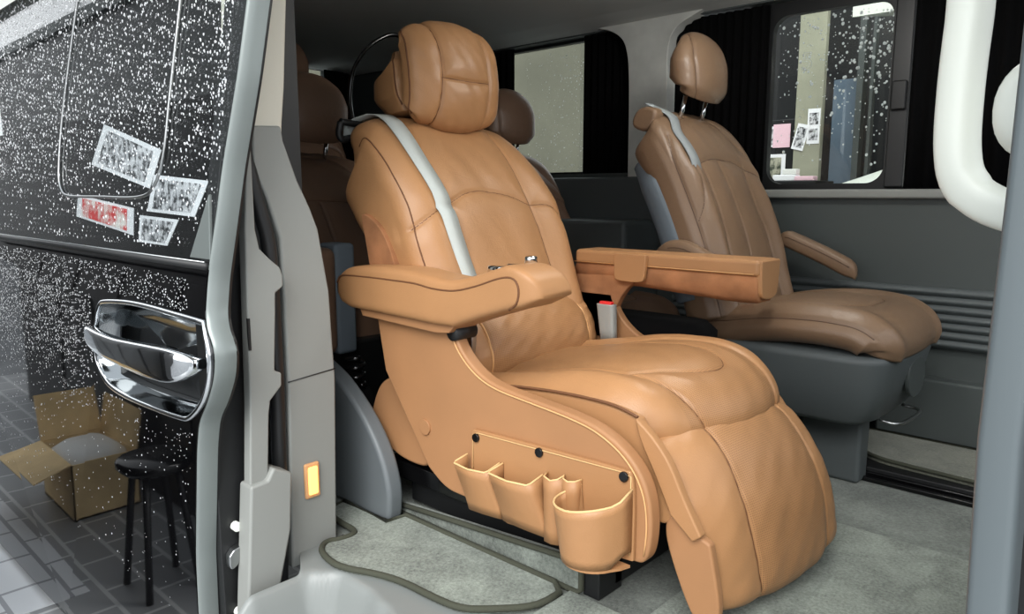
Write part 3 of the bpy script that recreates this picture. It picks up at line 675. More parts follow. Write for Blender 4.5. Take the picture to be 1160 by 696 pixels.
def window_frame(name, x0, x1, z0, z1, hx0, hx1, hz0, hz1, r, y, mat, th=.03):
    """flat black frame with a round-cornered opening"""
    n = 12; inner = []
    for cx, cz, a0 in ((hx1-r, hz1-r, 0), (hx0+r, hz1-r, 90), (hx0+r, hz0+r, 180), (hx1-r, hz0+r, 270)):
        for k in range(n+1):
            a = math.radians(a0+90*k/n); inner.append((cx+r*math.cos(a), cz+r*math.sin(a)))
    outer = []
    for x, z in inner:
        cx, cz = (hx0+hx1)/2, (hz0+hz1)/2; dx, dz = x-cx, z-cz
        t = min((x1-cx)/dx if dx > 1e-6 else (x0-cx)/dx if dx < -1e-6 else 9e9, (z1-cz)/dz if dz > 1e-6 else (z0-cz)/dz if dz < -1e-6 else 9e9)
        outer.append((cx+dx*t, cz+dz*t))
    N = len(inner); v = []; f = []
    for yy in (y, y+th):
        v += [(x, yy, z) for x, z in inner]+[(x, yy, z) for x, z in outer]
    for i in range(N):
        j = (i+1) % N
        f += [[i, j, N+j, N+i], [2*N+i, 2*N+j, 3*N+j, 3*N+i], [i, j, 2*N+j, 2*N+i], [N+i, N+j, 3*N+j, 3*N+i]]
    return mesh(name, v, f, mat, None, False)

w1 = struct(window_frame('window_1', -2.74, -1.70, .872, 1.452, -2.70, -1.74, .895, 1.44, .05, 2.60, M['rubber']))
pane('glass_pane', -2.70, -1.74, 2.625, .89, 1.445, M['glass_far'], w1)
w2 = struct(window_frame('window_2', -1.56, .16, .808, 1.452, -1.175, -.782, .835, 1.408, .055, 2.60, M['black']))
pane('glass_pane', -1.19, -.77, 2.632, .825, 1.415, M['glass_far'], w2)
box('sash_post', (-.772, 2.575, .82), (-.715, 2.60, 1.42), M['rubber'], w2, .006)
box('sash_latch', (-.765, 2.560, 1.06), (-.72, 2.576, 1.15), M['black'], w2, .006)
fo = bpy.data.curves.new('glass_number', 'FONT'); fo.body = '5'; fo.size = .085; fo.fill_mode = 'NONE'; fo.bevel_depth = .0008; fo.resolution_u = 6
fob = bpy.data.objects.new('glass_number', fo); COL.objects.link(fob); fob.parent = w2; fob.data.materials.append(M['drop'])
fob.location = Vector((-1.087, 2.640, 1.225))-wl(w2); fob.rotation_euler = (PI/2, 0, 0); fob['label'] = 'white outlined number on glass'
w3 = struct(boxes('window_3', [((-3.66, 1.55, 1.13), (-3.62, 2.40, 1.15)), ((-3.66, 1.55, 1.55), (-3.62, 2.40, 1.57))], M['rubber']))
box('glass_pane', (-3.655, 1.55, 1.14), (-3.650, 2.40, 1.56), M['glass_far'], w3, 0)
boxes('heating_line', [((-3.649, 1.6, 1.17+.03*k), (-3.647, 2.38, 1.173+.03*k)) for k in range(13)], M['seam'], w3)

def curtain(name, x0, x1, y, z0, z1, label, folds, lean=0, ax='x', depth=.012):
    nx = folds*10; v = []; f = []
    for j, z in enumerate((z0, (z0+z1)/2, z1)):
        for i in range(nx+1):
            t = i/nx; s = .5+.5*math.sin(i/10*2*PI+.4*math.sin(i*.37))
            x = x0+(x1-x0)*t+lean*(1-t if x1 > x0 else t)*(z-z0)/(z1-z0)*0
            if ax == 'x': v.append((x, y-depth*s, z))
            else: v.append((y+depth*s, x, z))
    for j in range(2):
        for i in range(nx): f.append([j*(nx+1)+i, j*(nx+1)+i+1, (j+1)*(nx+1)+i+1, (j+1)*(nx+1)+i])
    o = mesh(name, v, f, M['black_cloth']); tag(o, label, 'curtain', 'black van curtains')
    q = o.modifiers.new('solid', 'SOLIDIFY'); q.thickness = .003
    return o
curtain('curtain', -2.73, -2.395, 2.585, .87, 1.452, 'black curtain at the left side of the rear side window', 8)
curtain('curtain', -1.985, -1.728, 2.585, .87, 1.452, 'black curtain at the right side of the rear side window, by the pale pillar', 7)
curtain('curtain', -1.545, -1.178, 2.585, .815, 1.448, 'black curtain gathered behind the far captain seat headrest', 11)
curtain('curtain', -.71, .12, 2.585, .815, 1.448, 'black curtain behind the white grab handle', 18)
curtain('curtain', 2.36, 2.54, -3.61, .9, 1.47, 'black curtain over the right part of the tailgate window', 5, ax='y')
curtain('curtain', 1.0, 2.26, -3.61, .9, 1.47, 'black curtain over the left part of the tailgate window', 20, ax='y')

# carpets
def mat_piece(name, pts, z0, z1, m, label, cat='floor mat', r=.007, bindpts=None, n=2):
    P = chaikin(pts, n)
    o = prism(name, P, 'z', z0, z1, m, None, .003); tag(o, label, cat)
    tube('binding', [(x, y, z1) for x, y in P], r, M['binding'], o, 8, closed=True)
    return o
mat_piece('floor_mat', [(-1.56, 1.035, 1), (-1.55, .97), (-1.463, .955), (-1.40, .955), (-1.382, .94), (-1.384, .905), (-1.40, .875), (-1.375, .845), (-1.33, .832), (-1.275, .829), (-1.192, .868), (-1.124, .884), (-1.043, .886), (-.97, .895), (-.93, .93), (-.868, 1.00), (-.868, 1.07, 1), (-.90, 1.095, 1), (-1.372, 1.090, 1), (-1.378, 1.035, 1)], .001, .012, M['carpet_mat'], 'pale grey carpet mat with a curvy bound edge beside the door step')
rs = prism('carpet_riser', [(-1.46, .002), (-.842, .002), (-.842, .074), (-1.0, .062), (-1.46, .022)], 'y', 1.105, 1.125, M['carpet'], None, .003)
tag(rs, 'grey carpeted riser with dark bound edges under the tan seat', 'floor mat')
tube('binding', [(-1.455, 1.104, .021), (-1.2, 1.104, .044), (-1.0, 1.104, .060), (-.85, 1.104, .073), (-.842, 1.106, .066), (-.841, 1.106, .014), (-.85, 1.104, .006), (-1.1, 1.104, .005), (-1.455, 1.104, .005)], .0065, M['binding'], rs, 8)
box('riser_end', (-.84, 1.11, .002), (-.80, 1.19, .07), M['black'], rs, .004)['label'] = 'black riser end cap'
mm = prism('floor_mat', [(-.865, .90), (.30, .90), (.30, 1.79), (-.70, 1.79), (-.70, 1.10), (-.865, 1.10)], 'z', .001, .007, M['carpet_mat'], None, .003)
tag(mm, 'large pale grey floor mat under the tan leg rest', 'floor mat')
mat_piece('floor_mat', [(-.71, 2.31), (-.66, 2.235), (-.56, 2.205), (.28, 2.175, 1), (.28, 2.49, 1), (-.73, 2.49, 1)], .03, .045, M['carpet_far'], 'dim grey footwell mat in front of the far brown seat', r=.006)
rl = boxes('floor_rail', [((-.66, 2.125, .001), (.30, 2.14, .014)), ((-.66, 2.14, .001), (.30, 2.155, .007)), ((-.66, 2.155, .001), (.30, 2.168, .02))], M['black_gloss'], None, .003)
tag(rl, 'black seat rail in the floor beside the footwell mat', 'floor rail')
struct(box('trim_8', (-.74, 2.170, .0), (.30, 2.50, .03), M['black'], None, .004))

# door step: a moulded plastic well
xs = np.linspace(-1.42, -.12, 150); ys = np.linspace(.60, .935, 60); v = []
def ss(a, b, t): t = min(1, max(0, (t-a)/(b-a))); return t*t*(3-2*t)
for tx in xs:
    for y in ys:
        xl = -1.335-.085*ss(.76, .83, y); x = xl+(tx+1.42)/1.30*(-.12-xl)
        # inner well outline bows back at the left, then runs diagonally towards the front
        back = .80+.035*ss(-1.32, -1.26, x)-.015*ss(-1.18, -1.10, x) - .05*ss(-1.10, -.98, x)
        d = ss(back, back-.045, y)*ss(-1.335, -1.285, x)
        z = -.004-.155*d
        if y < .66: z -= .04*ss(.66, .61, y)
        v.append((x, y, z))
n = len(ys); f = [[i*n+j, i*n+j+1, (i+1)*n+j+1, (i+1)*n+j] for i in range(len(xs)-1) for j in range(n-1)]
so = struct(mesh('trim_9', v, f, M['sill'])); q = so.modifiers.new('solid', 'SOLIDIFY'); q.thickness = .006; q.offset = -1

# rear door pillar (C pillar) with its trim
lo = [(.753, .935), (.818, .939), (.822, .908), (.851, .827), (.878, .771), (.896, .724), (.918, .586), (.926, .383), (.914, .015), (.914, -.02), (.796, -.03), (.800, .147), (.807, .405), (.806, .597), (.804, .708), (.778, .791), (.752, .852)]
pl = struct(prism('trim_10', lo, 'x', -1.412, -1.56, M['grey'], None, .006))
tube('panel_gap', [(-1.4115, .806, .398), (-1.4115, .925, .408)], .0014, M['rubber'], pl, 6)
struct(prism('trim_11', [(.742, .90), (.822, .90), (.826, .95), (.834, 1.016), (.848, 1.191), (.87, 1.45), (.79, 1.45), (.769, 1.19), (.758, 1.0)], 'x', -1.418, -1.55, M['cream'], None, .008))
lp = empty('courtesy_lamp', (-1.41, .852, .12), 'small lit amber courtesy lamp low on the grey door pillar', 'lamp')
box('lamp_rim', (-1.414, .833, .123), (-1.404, .871, .205), M['lamp_rim'], lp, .006)
box('lamp_lens', (-1.408, .840, .132), (-1.400, .864, .197), M['lamp'], lp, .004)
tube('door_seal', [(-1.420, y-.005, z) for y, z in ((.760, 1.40), (.752, 1.1), (.742, .90), (.752, .84), (.771, .76), (.785, .70), (.789, .60), (.789, .40), (.784, .14), (.775, -.06))], .016, M['rubber'], None, 12, 80)
tag(bpy.data.objects['door_seal'], 'black rubber seal running down the door pillar', 'seal')

# wheel arch cover behind the pillar
wa = prism('wheel_arch_cover', chaikin([(-1.68, .37, 1), (-1.60, .340), (-1.522, .288), (-1.455, .227), (-1.405, .155), (-1.382, .08), (-1.386, .03), (-1.39, .002, 1), (-1.68, .002, 1)], 3), 'y', 1.045, 1.092, M['arch'], None, .016, 5)
tag(wa, 'grey plastic wheel arch cover between pillar and tan seat', 'trim cover')
tg = empty('luggage_strap', (-1.58, 1.10, .0), 'black coiled strap and folded black cloth behind the wheel arch cover', 'strap')
tube('coil', [(-1.634+.02*math.cos(a), 1.135+.022*math.sin(a), .29+.0042*a) for a in np.linspace(0, 6*PI, 90)], .007, M['black_gloss'], tg, 8)
loft('cloth', [ellipse_ring((-1.645+.01*math.sin(z*40), 1.15, z), (.055*k, 0, 0), (0, .05*k, 0), 2.4, 20) for z, k in ((.002, .9), (.1, 1), (.2, .9), (.26, .8), (.285, .5))], M['black_cloth'], tg)

# black bag between the seats
bg = loft('storage_bag', [ellipse_ring((-1.14+.006*math.sin(z*50), 1.79, z), (.20*k, 0, 0), (0, .085*k, 0), 5, 40) for z, k in ((.002, .93), (.03, 1), (.2, .98), (.35, 1.0), (.43, .97), (.455, .85))], M['black_cloth'])
tag(bg, 'black cloth bag standing between the two captain seats', 'bag')

# front door pillar at the right with the white grab handle
rings = []
for z, x, y in ((-.15, -.115, .70), (.2, -.117, .70), (.40, -.117, .70), (.60, -.122, .70), (.80, -.119, .70), (.95, -.119, .705), (1.2, -.135, .74), (1.45, -.17, .78)):
    rings.append(ellipse_ring((x+.017, y+.02, z), (.0165, 0, 0), (0, .03, 0), 5, 28))
struct(loft('trim_12', rings, M['pillar']))
gh = empty('grab_handle', (-.12, .90, .70), 'white curved grab handle by the front door pillar', 'grab handle')
pth = [(-.10, .865, 1.16), (-.145, .885, 1.13), (-.193, .90, 1.06), (-.199, .90, .97), (-.201, .90, .90), (-.199, .90, .845), (-.190, .90, .812), (-.165, .895, .790), (-.12, .885, .775), (-.075, .87, .765)]
P = spline(pth, 70); rings = []
for i, p in enumerate(P):
    t = P[min(i+1, 69)]-P[max(i-1, 0)]; t /= np.linalg.norm(t); sd = np.array([.62, .78, 0]); sd -= t*np.dot(sd, t); sd /= np.linalg.norm(sd); up = np.cross(t, sd)
    e = .019; rings.append(ellipse_ring(p, sd*e, up*.022 if abs(t[2]) > .7 else up*.020, 2.6, 28))
loft('handle_loop', rings, M['white'], gh)
loft('handle_mount', [ellipse_ring((-.118+.001*k, .86+.02*k, .88), (.045*w, 0, 0), (0, 0, .050*w), 2.2, 30) for k, w in ((-1, .6), (-.6, .9), (0, 1), (.6, .9), (1, .5))], M['white'], gh)

# ------------------------------------------------------------------ the open sliding door
def Yd(z): return .60 if z < .55 else .60+(z-.55)*.16
dr = empty('sliding_door', (-2.2, .66, -.40), 'glossy black sliding door slid open, wet with rain, chrome handle', 'car door')
EL = [(1.90, -1.25), (1.45, -1.27), (1.142, -1.286), (1.01, -1.296), (.847, -1.320), (.735, -1.329), (.643, -1.338), (.567, -1.333), (.515, -1.295), (.461, -1.305), (.40, -1.345), (.364, -1.381), (.30, -1.40), (.063, -1.440), (-.061, -1.446), (-.45, -1.46)]
ez = [e[0] for e in EL][::-1]; ex = [e[1] for e in EL][::-1]
# smooth the edge line
def edge(z): return float(np.mean([np.interp(z+d, ez, ex) for d in np.linspace(-.02, .02, 9)]))
XB = -3.75
HX0, HX1, HZ0, HZ1 = -1.94, -1.352, .352, .556
def band(z, x1):
    y = Yd(z); e = edge(z); pts = []
    for a in np.linspace(0, 1, 10):
        an = a*PI/2; pts.append((e-.012+.012*math.sin(an), y+.040*(1-math.cos(an)), z))
    return pts
zs = np.concatenate([np.linspace(-.50, .66, 110), np.linspace(.664, 1.62, 60)])
v = []; rows = [band(z, 0) for z in zs]; n = 10
for r in rows: v += r
f = [[i*n+j, i*n+j+1, (i+1)*n+j+1, (i+1)*n+j] for i in range(len(zs)-1) for j in range(n-1)]
eb = mesh('door_edge', v, f, M['sky_sheen'], dr); eb['label'] = 'front edge of door with a painted silvery sky sheen'
# skin with a hole for the handle recess
pts_out = [(XB, -.52), (-2.4, -.47)]+[(edge(z)-.010, z) for z in np.linspace(-.46, .66, 90)]+[(XB, .66)]
hole = chaikin([(-1.945, .43), (-1.90, .545), (-1.82, .557), (-1.65, .568), (edge(.555)-.018, .562, 1), (edge(.52)-.018, .51), (edge(.46)-.018, .46), (edge(.41)-.018, .41), (-1.42, .365), (-1.46, .352), (-1.84, .338), (-1.93, .38)], 3)
bm = bmesh.new()
def ring_edges(pts):
    vs = [bm.verts.new((x, Yd(z), z)) for x, z in pts]
    return [bm.edges.new((vs[i], vs[(i+1) % len(vs)])) for i in range(len(vs))]
es = ring_edges(pts_out)+ring_edges(hole)
bmesh.ops.triangle_fill(bm, use_beauty=True, use_dissolve=False, edges=es)
sk = from_bm('door_skin', bm, M['paint'], dr, False)
q = sk.modifiers.new('solid', 'SOLIDIFY'); q.thickness = .003; q.offset = 0
# back side of the door
prism('inner_panel', [(XB, -.42), (-1.50, -.42), (-1.48, .06), (-1.43, .36), (-1.42, .6), (-1.42, .66), (XB, .66)], 'y', .725, .765, M['black'], dr, .004)
# window glass, belt moulding and frame
gp = []
for z in np.linspace(.672, 1.62, 20): gp.append((edge(z)-.013, z))
v = [(XB, Yd(z)+.006, z) for x, z in gp]+[(x, Yd(z)+.006, z) for x, z in gp]; n = len(gp)
f = [[i, i+1, n+i+1, n+i] for i in range(n-1)]
gl = mesh('window_glass', v, f, M['glass_door'], dr, False); gl['label'] = 'dark tinted door glass'
q = gl.modifiers.new('solid', 'SOLIDIFY'); q.thickness = .004; q.offset = 1
tube('belt_moulding', [(XB, Yd(.666)-.003, .666), (-2.4, Yd(.666)-.003, .666), (edge(.666)-.012, Yd(.666)-.003, .666)], .0075, M['black'], dr, 10)
tube('belt_chrome', [(XB, Yd(.674)-.006, .674), (edge(.674)-.02, Yd(.674)-.006, .674)], .0014, M['steel'], dr, 8)
sash = spline([(-2.215, 1.6), (-2.23, 1.44), (-2.27, 1.20), (-2.295, 1.0), (-2.285, .86), (-2.25, .81), (-2.18, .795), (-1.95, .793), (-1.72, .793), (-1.64, .815), (-1.605, .88), (-1.60, 1.0), (-1.59, 1.2), (-1.58, 1.44), (-1.57, 1.6)], 90)
tube('sash_seal', [(x, Yd(z)+.002, z) for x, z in sash], .0035, M['steel'], dr, 6)
box('dark_backing', (XB, .712, .62), (-1.50, .718, 1.0), M['black_cloth'], dr, 0)  # black sheet added behind the glass to keep it dark
# corner plate of the window
prism('corner_plate', [(edge(.675)-.10, .678), (edge(.675)-.013, .678), (edge(.80)-.013, .80)], 'y', Yd(.7)-.003, Yd(.7)+.004, M['sky_sheen'], dr, .002)
# shut face, latch, inner trim
sfp = [(.645, -.42), (.640, .06), (.640, .36), (.640, .52), (.645, .60), (.665, .73), (.72, 1.05), (.755, 1.25), (.80, 1.45), (.86, 1.45), (.80, 1.05), (.765, .73), (.755, .4), (.745, .2), (.745, -.42)]
prism('shut_face', sfp, 'x', -1.42, -1.46, M['black'], dr, .003)
v = []
for z in np.linspace(-.42, 1.45, 90):
    v += [(edge(z)+.001, Yd(z)+.0385, z), (-1.47, Yd(z)+.040, z), (-1.47, Yd(z)+.044, z), (edge(z)-.001, Yd(z)+.044, z)]
mesh('shut_return', v, [[4*i+k, 4*i+(k+1) % 4, 4*i+4+(k+1) % 4, 4*i+4+k] for i in range(89) for k in range(4)], M['black'], dr, False)
for (y, z) in ((.672, .115), (.668, -.075)):
    disc('stopper', (-1.412, y, z), 'x', .010, .014, M['white'], dr, 20)
prism('door_latch', chaikin([(.648, .068), (.69, .078), (.70, .06), (.675, .045), (.66, .03), (.648, .03)], 1), 'x', -1.40, -1.42, M['steel'], dr, .003)
tu = [(.706, .731), (.72, .917), (.745, 1.2), (.77, 1.45), (.79, 1.45), (.75, 1.2), (.728, .93), (.728, .867), (.728, .731), (.735, .692), (.755, .671), (.777, .652), (.783, .635), (.783, .612), (.765, .600), (.763, .56), (.755, .439), (.770, .432), (.769, .405), (.742, .378), (.737, .35), (.728, .21), (.728, .17), (.685, .17), (.697, .374)]
it = prism('inner_trim', tu, 'x', -1.372, -1.40, M['grey'], dr, .004)
prism('trim_slot', [(.7005, .555), (.7055, .555), (.7055, .49), (.7005, .49)], 'x', -1.3705, -1.376, M['black'], it)
tl = [(.683, .211), (.720, .214), (.735, .238), (.777, .216), (.772, .15), (.768, .092), (.741, -.015), (.713, -.079), (.70, -.13), (.655, -.13)]
prism('inner_trim', tl, 'x', -1.36, -1.41, M['grey'], dr, .006)
# handle recess and chrome handle
hx = [p[0] for p in hole]; cx, cz = -1.64, .455
rings = []
for k, dy in ((1.0, -.004), (.985, -.006), (.97, .002), (.93, .03), (.80, .048), (.5, .055), (.1, .057)):
    rings.append([(cx+(x-cx)*k, Yd(z)+dy, cz+(z-cz)*k) for x, z in hole])
rec = loft('handle_recess', rings, M['cup'], dr, False); rec['label'] = 'dark chrome cup of door handle'
tube('recess_rim', [(x, Yd(z)-.002, z) for x, z in hole], .006, M['chrome'], rec, 8, closed=True)
hbp = [(-1.885, .480, .585, .012), (-1.85, .474, .572, .022), (-1.76, .470, .562, .026), (-1.65, .470, .556, .028), (-1.55, .473, .553, .031), (-1.45, .476, .553, .034), (-1.37, .480, .556, .033), (-1.325, .484, .566, .024), (-1.31, .486, .585, .010)]
hs = spline(hbp, 40); rings = []
for x, z, y, h in hs: rings.append(ellipse_ring((x-.03, y, z), (0, .014, 0), (0, 0, h), 4, 24))
loft('handle_bar', rings, M['chrome'], rec)

# sheets of paper behind the door glass
def paper(c, label, prn, red=False):
    base = bpy.data.objects.new('paper_sheet', None)
    P = [Vector((x, .692+.0*z, z)) for x, z in c]
    cen = sum(P, Vector())/4
    o = mesh('paper_sheet', [tuple(p) for p in P]+[(p.x, p.y+.0012, p.z) for p in P], [[0, 1, 2, 3], [7, 6, 5, 4]]+[[i, (i+1) % 4, 4+(i+1) % 4, 4+i] for i in range(4)], M['paper'], None, False)
    bpy.data.objects.remove(base)
    tag(o, label, 'paper')
    Q = [cen+(p-cen)*.80 for p in P]
    mesh('red_print' if red else 'photo_print', [(p.x, p.y-.0012, p.z) for p in Q]+[(p.x, p.y-.0002, p.z) for p in Q], [[0, 1, 2, 3], [7, 6, 5, 4]]+[[i, (i+1) % 4, 4+(i+1) % 4, 4+i] for i in range(4)], prn, o, False)
    return o
M['print_red'] = photo('red_white_print', (214, 40, 40), (236, 232, 226), 16, .52)
paper([(-2.04, .972), (-1.705, .896), (-1.785, .812), (-2.155, .876)], 'largest photo sheet behind the wet door glass, tilted, topmost', M['print_bw'])
paper([(-1.755, .843), (-1.485, .826), (-1.56, .752), (-1.81, .760)], 'white photo sheet behind the door glass, right of and below the largest', M['print_bw'])
paper([(-1.855, .750), (-1.64, .744), (-1.71, .684), (-1.875, .686)], 'lowest white sheet with a grey print behind the door glass', M['print_bw'])
paper([(-2.28, .798), (-1.89, .766), (-1.905, .700), (-2.31, .738)], 'white sheet with a red print at the lower left behind the door glass', M['print_red'], True)

# rain drops: one mesh per wet surface
def drops(name, pts, label, ax):
    v = []; f = []
    for (p, r) in pts:
        k = len(v); n = 7
        for lv, (rr, hh) in enumerate(((1, 0), (.72, .38))):
            for i in range(n):
                a = 2*PI*i/n
                v.append((p[0]+r*rr*math.cos(a), p[1]-ax*r*hh, p[2]+r*rr*1.15*math.sin(a)))
        v.append((p[0], p[1]-ax*r*.5, p[2]))
        for i in range(n):
            j = (i+1) % n
            f += [[k+i, k+j, k+n+j, k+n+i], [k+n+i, k+n+j, k+2*n]]
    o = mesh(name, v, f, M['drop']); o['kind'] = 'stuff'; tag(o, label, 'raindrops'); return o
rng = random.Random(3); L = []
while len(L) < 6400:
    x = -1.35-1.9*rng.random()**1.35; z = .69+.90*rng.random()
    if x > edge(z)-.03: continue
    # fewer drops low on the pane
    if rng.random() > .35+.65*ss(.75, 1.0, z): continue
    r = .0012+.0019*rng.random()**2.2+.0004*(abs(x)-1.3)
    L.append(((x, Yd(z)+.004-.003, z), r))
drops('raindrops', L, 'raindrops speckling the dark door glass', 1)
L = []
while len(L) < 3800:
    x = -1.42-1.6*rng.random()**1.1; z = -.12+.76*rng.random()
    if x > edge(z)-.03: continue
    if HX0-.01 < x and .33 < z < .575: continue
    if rng.random() > .05+.95*ss(.2, .5, z): continue
    L.append(((x, Yd(z)-.0014, z), .0009+.0012*rng.random()**3+.0002*(abs(x)-1.4)))
drops('raindrops', L, 'fine raindrops beaded on the black door paint', 1)
L = []
for _ in range(420):
    x = -1.17+.385*(1-rng.random()**1.6); z = .85+.55*rng.random()**.55
    L.append(((x, 2.638, z), .0016+.0042*rng.random()**2.3))
drops('raindrops', L, 'raindrops on the far side window glass', -1)
L = []
for _ in range(330):
    x = -2.38+.40*rng.random()**.6; z = .90+.52*rng.random()
    L.append(((x, 2.6285, z), .0012+.0022*rng.random()**2.5))
drops('raindrops', L, 'raindrops on the rear side window glass', -1)

# ------------------------------------------------------------------ outside
GZ = -.55
gr = struct(box('floor_outside', (-40, -40, GZ-.1), (40, 40, GZ), M['asphalt'], None, 0))
struct(prism('floor_tiles', [(-6.5, .46), (-2.66, .46), (-2.66, 2.7), (-6.5, 2.7)], 'z', GZ+.006, GZ+.009, M['tile']))
pv = struct(box('floor_paving', (-6.5, -1.2, GZ), (3, 2.8, GZ+.006), M['paver'], None, 0))
# mirrored street furniture by the van's flank
cbx = empty('cardboard_box', (-3.5, .20, GZ+.006), 'open brown cardboard box packed with white paper on the paving', 'box')
x0, x1, y0, y1, zb, zt = -3.74, -3.30, .05, .33, GZ+.006, GZ+.25
boxes('box_body', [((x0, y0, zb), (x1, y1, zb+.008)), ((x0, y0, zb), (x0+.006, y1, zt)), ((x1-.006, y0, zb), (x1, y1, zt)), ((x0, y0, zb), (x1, y0+.006, zt)), ((x0, y1-.006, zb), (x1, y1, zt))], M['card'], cbx)
mesh('box_flap', [(x0, y1, zt), (x1, y1, zt), (x1+.02, y1+.14, zt-.04), (x0-.02, y1+.14, zt-.04)], [[0, 1, 2, 3]], M['card'], cbx, False).modifiers.new('s', 'SOLIDIFY').thickness = .005
mesh('box_flap', [(x0, y0, zt), (x1, y0, zt), (x1, y0-.03, zt+.17), (x0, y0-.03, zt+.17)], [[0, 1, 2, 3]], M['card'], cbx, False).modifiers.new('s', 'SOLIDIFY').thickness = .005
mesh('box_flap', [(x0, y0, zt), (x0, y1, zt), (x0-.06, y1, zt+.2), (x0-.06, y0, zt+.2)], [[0, 1, 2, 3]], M['card'], cbx, False).modifiers.new('s', 'SOLIDIFY').thickness = .005
loft('packing_paper', [ellipse_ring(((x0+x1)/2, (y0+y1)/2, z), (.2*k, 0, 0), (0, .14*k, 0), 3, 24) for z, k in ((zb+.1, 1), (zt-.02, 1), (zt+.015, .7), (zt+.02, .2))], M['card_in'], cbx)
st = empty('stool', (-2.52, .27, GZ+.006), 'black stool with splayed legs standing by the open door', 'stool')
loft('seat', [ellipse_ring((-2.52, .27, z), (.125*k, 0, 0), (0, .115*k, 0), 2.3, 36) for z, k in ((-.115, .9), (-.10, 1), (-.085, 1), (-.075, .9))], M['black_gloss'], st)
for a in (45, 135, 225, 315):
    c, s = math.cos(math.radians(a)), math.sin(math.radians(a))
    tube('leg', [(-2.52+.08*c, .27+.07*s, -.10), (-2.52+.14*c, .27+.12*s, GZ+.008)], .012, M['black'], st, 10)
dc = empty('display_cabinet', (-3.7, -.2, GZ+.006), 'long dark cabinet added behind the cardboard box to darken the door reflection', 'cabinet')  # cabinet added to give the lower door a dark reflection
box('cabinet_body', (-5.6, -.36, GZ+.006), (-2.15, -.04, .70), M['dark_wall'], dc, .01)
box('cabinet_top', (-5.62, -.38, .70), (-2.13, -.02, .73), M['black'], dc, .005)
for x in (-5.0, -4.4, -3.8, -3.2, -2.6): box('door_panel', (x-.27, -.04, GZ+.06), (x+.27, -.03, .66), M['black'], dc, .004)
bd = empty('building', (-10, -3.4, GZ), 'dark building added out of view to darken the reflection in the van door', 'building')  # added and sized so the door mirrors something dark
box('facade', (-45, -6, GZ), (-4.6, -2.8, 5.4), M['dark_wall'], bd, .02)
box('roof_edge', (-45.1, -6, 5.4), (-4.5, -2.7, 5.7), M['grey_dark'], bd, .02)

# behind the far windows
sw = struct(boxes('wall_outside', [((-2.25, 4.35, GZ), (2.0, 4.5, 3.2))], M['dark_wall']))
cl = struct(box('trim_13', (-1.655, 3.98, GZ), (-1.515, 4.02, 3.0), M['column'], None, .004))
sh = box('roller_shutter', (-1.53, 4.16, GZ), (-1.41, 4.25, 1.40), M['blue_door'], None, .004); tag(sh, 'blue grey shutter right of the pale column outside the far window', 'shutter')
dp = boxes('door_post', [((-1.365, 4.02, GZ), (-1.335, 4.08, 2.2)), ((-1.30, 4.02, GZ), (-1.285, 4.06, 2.2))], M['grey_dark']); tag(dp, 'dark metal door frame outside the far window', 'door frame')
cab = box('display_cabinet', (-1.88, 4.02, GZ), (-1.66, 4.25, 1.20), M['black'], None, .006); tag(cab, 'black cabinet left of the pale column outside', 'cabinet')
def sheet_out(x0, x1, z0, z1, y, tilt, label, prn, m='paper', rows=1):
    c, s = math.cos(tilt), math.sin(tilt); cx, cz = (x0+x1)/2, (z0+z1)/2
    def R(x, z): return (cx+(x-cx)*c-(z-cz)*s, cz+(x-cx)*s+(z-cz)*c)
    o = prism('paper_sheet', [R(x0, z0), R(x1, z0), R(x1, z1), R(x0, z1)], 'y', y, y+.002, M[m]); tag(o, label, 'paper')
    if prn:
        w, h = (x1-x0), (z1-z0)
        for k in range(rows):
            a0 = z0+h*(.10+.9*k/rows); a1 = z0+h*(.9/rows-.02+.9*k/rows)
            prism('photo_print', [R(x0+w*.14, a0), R(x1-w*.14, a0), R(x1-w*.14, a1), R(x0+w*.14, a1)], 'y', y-.001, y-.0002, prn, o)
    return o
sheet_out(-1.86, -1.765, 1.055, 1.165, 4.0175, 0, 'white sheet with a dark car photo, outside at the left edge of the far window', M['print_bw'])
sheet_out(-1.785, -1.69, 1.05, 1.175, 4.0145, 0, 'pale pink notice beside the car photo, outside the far window', None, 'pink_paper')
sheet_out(-1.87, -1.71, .87, 1.015, 4.0175, 0, 'framed photo of a dark car under the pink notice, outside the far window', M['print_green'])
sheet_out(-1.585, -1.52, 1.06, 1.24, 3.9775, 0, 'tall white sheet with two prints on the pale column', M['print_bw'], rows=2)
sheet_out(-1.65, -1.585, 1.03, 1.165, 3.974, -.25, 'tilted white sheet hanging left of the tall one on the column', M['print_bw'])
tb = empty('counter', (-1.60, 3.85, GZ), 'small dark counter in front of the pale column outside', 'counter')
box('counter_top', (-1.72, 3.70, .84), (-1.42, 3.95, .865), M['black'], tb, .004); box('counter_leg', (-1.66, 3.78, GZ), (-1.48, 3.90, .84), M['black'], tb, .004)
for x, y, z, s, m, lb in ((-1.60, 3.78, .866, (.06, .03, .03), 'paper', 'white carton lying lowest on the outside counter'), (-1.50, 3.78, .866, (.05, .03, .022), 'pink_paper', 'pink packet at the right end of the outside counter'), (-1.575, 3.78, .897, (.035, .025, .028), 'card_in', 'white tub standing on the white carton outside'), (-1.68, 3.78, .866, (.022, .02, .016), 'red', 'small red packet at the left end of the outside counter')):
    o = box('packet', (x-s[0], y-s[1], z), (x+s[0], y+s[1], z+s[2]), M[m], None, .004); tag(o, lb, 'packet')
car = loft('parked_car', [ellipse_ring((x, 3.5, z-.4), (0, .30*k, 0), (0, 0, .4), 3, 30) for x, z, k in ((-1.32, .78, .3), (-1.28, .825, .7), (-1.15, .865, .9), (-1.0, .915, 1), (-.6, .99, 1), (.2, 1.05, 1), (.9, 1.0, .8))], M['white'])
tag(car, 'white rounded car bonnet outside, at the bottom of the far window', 'car')
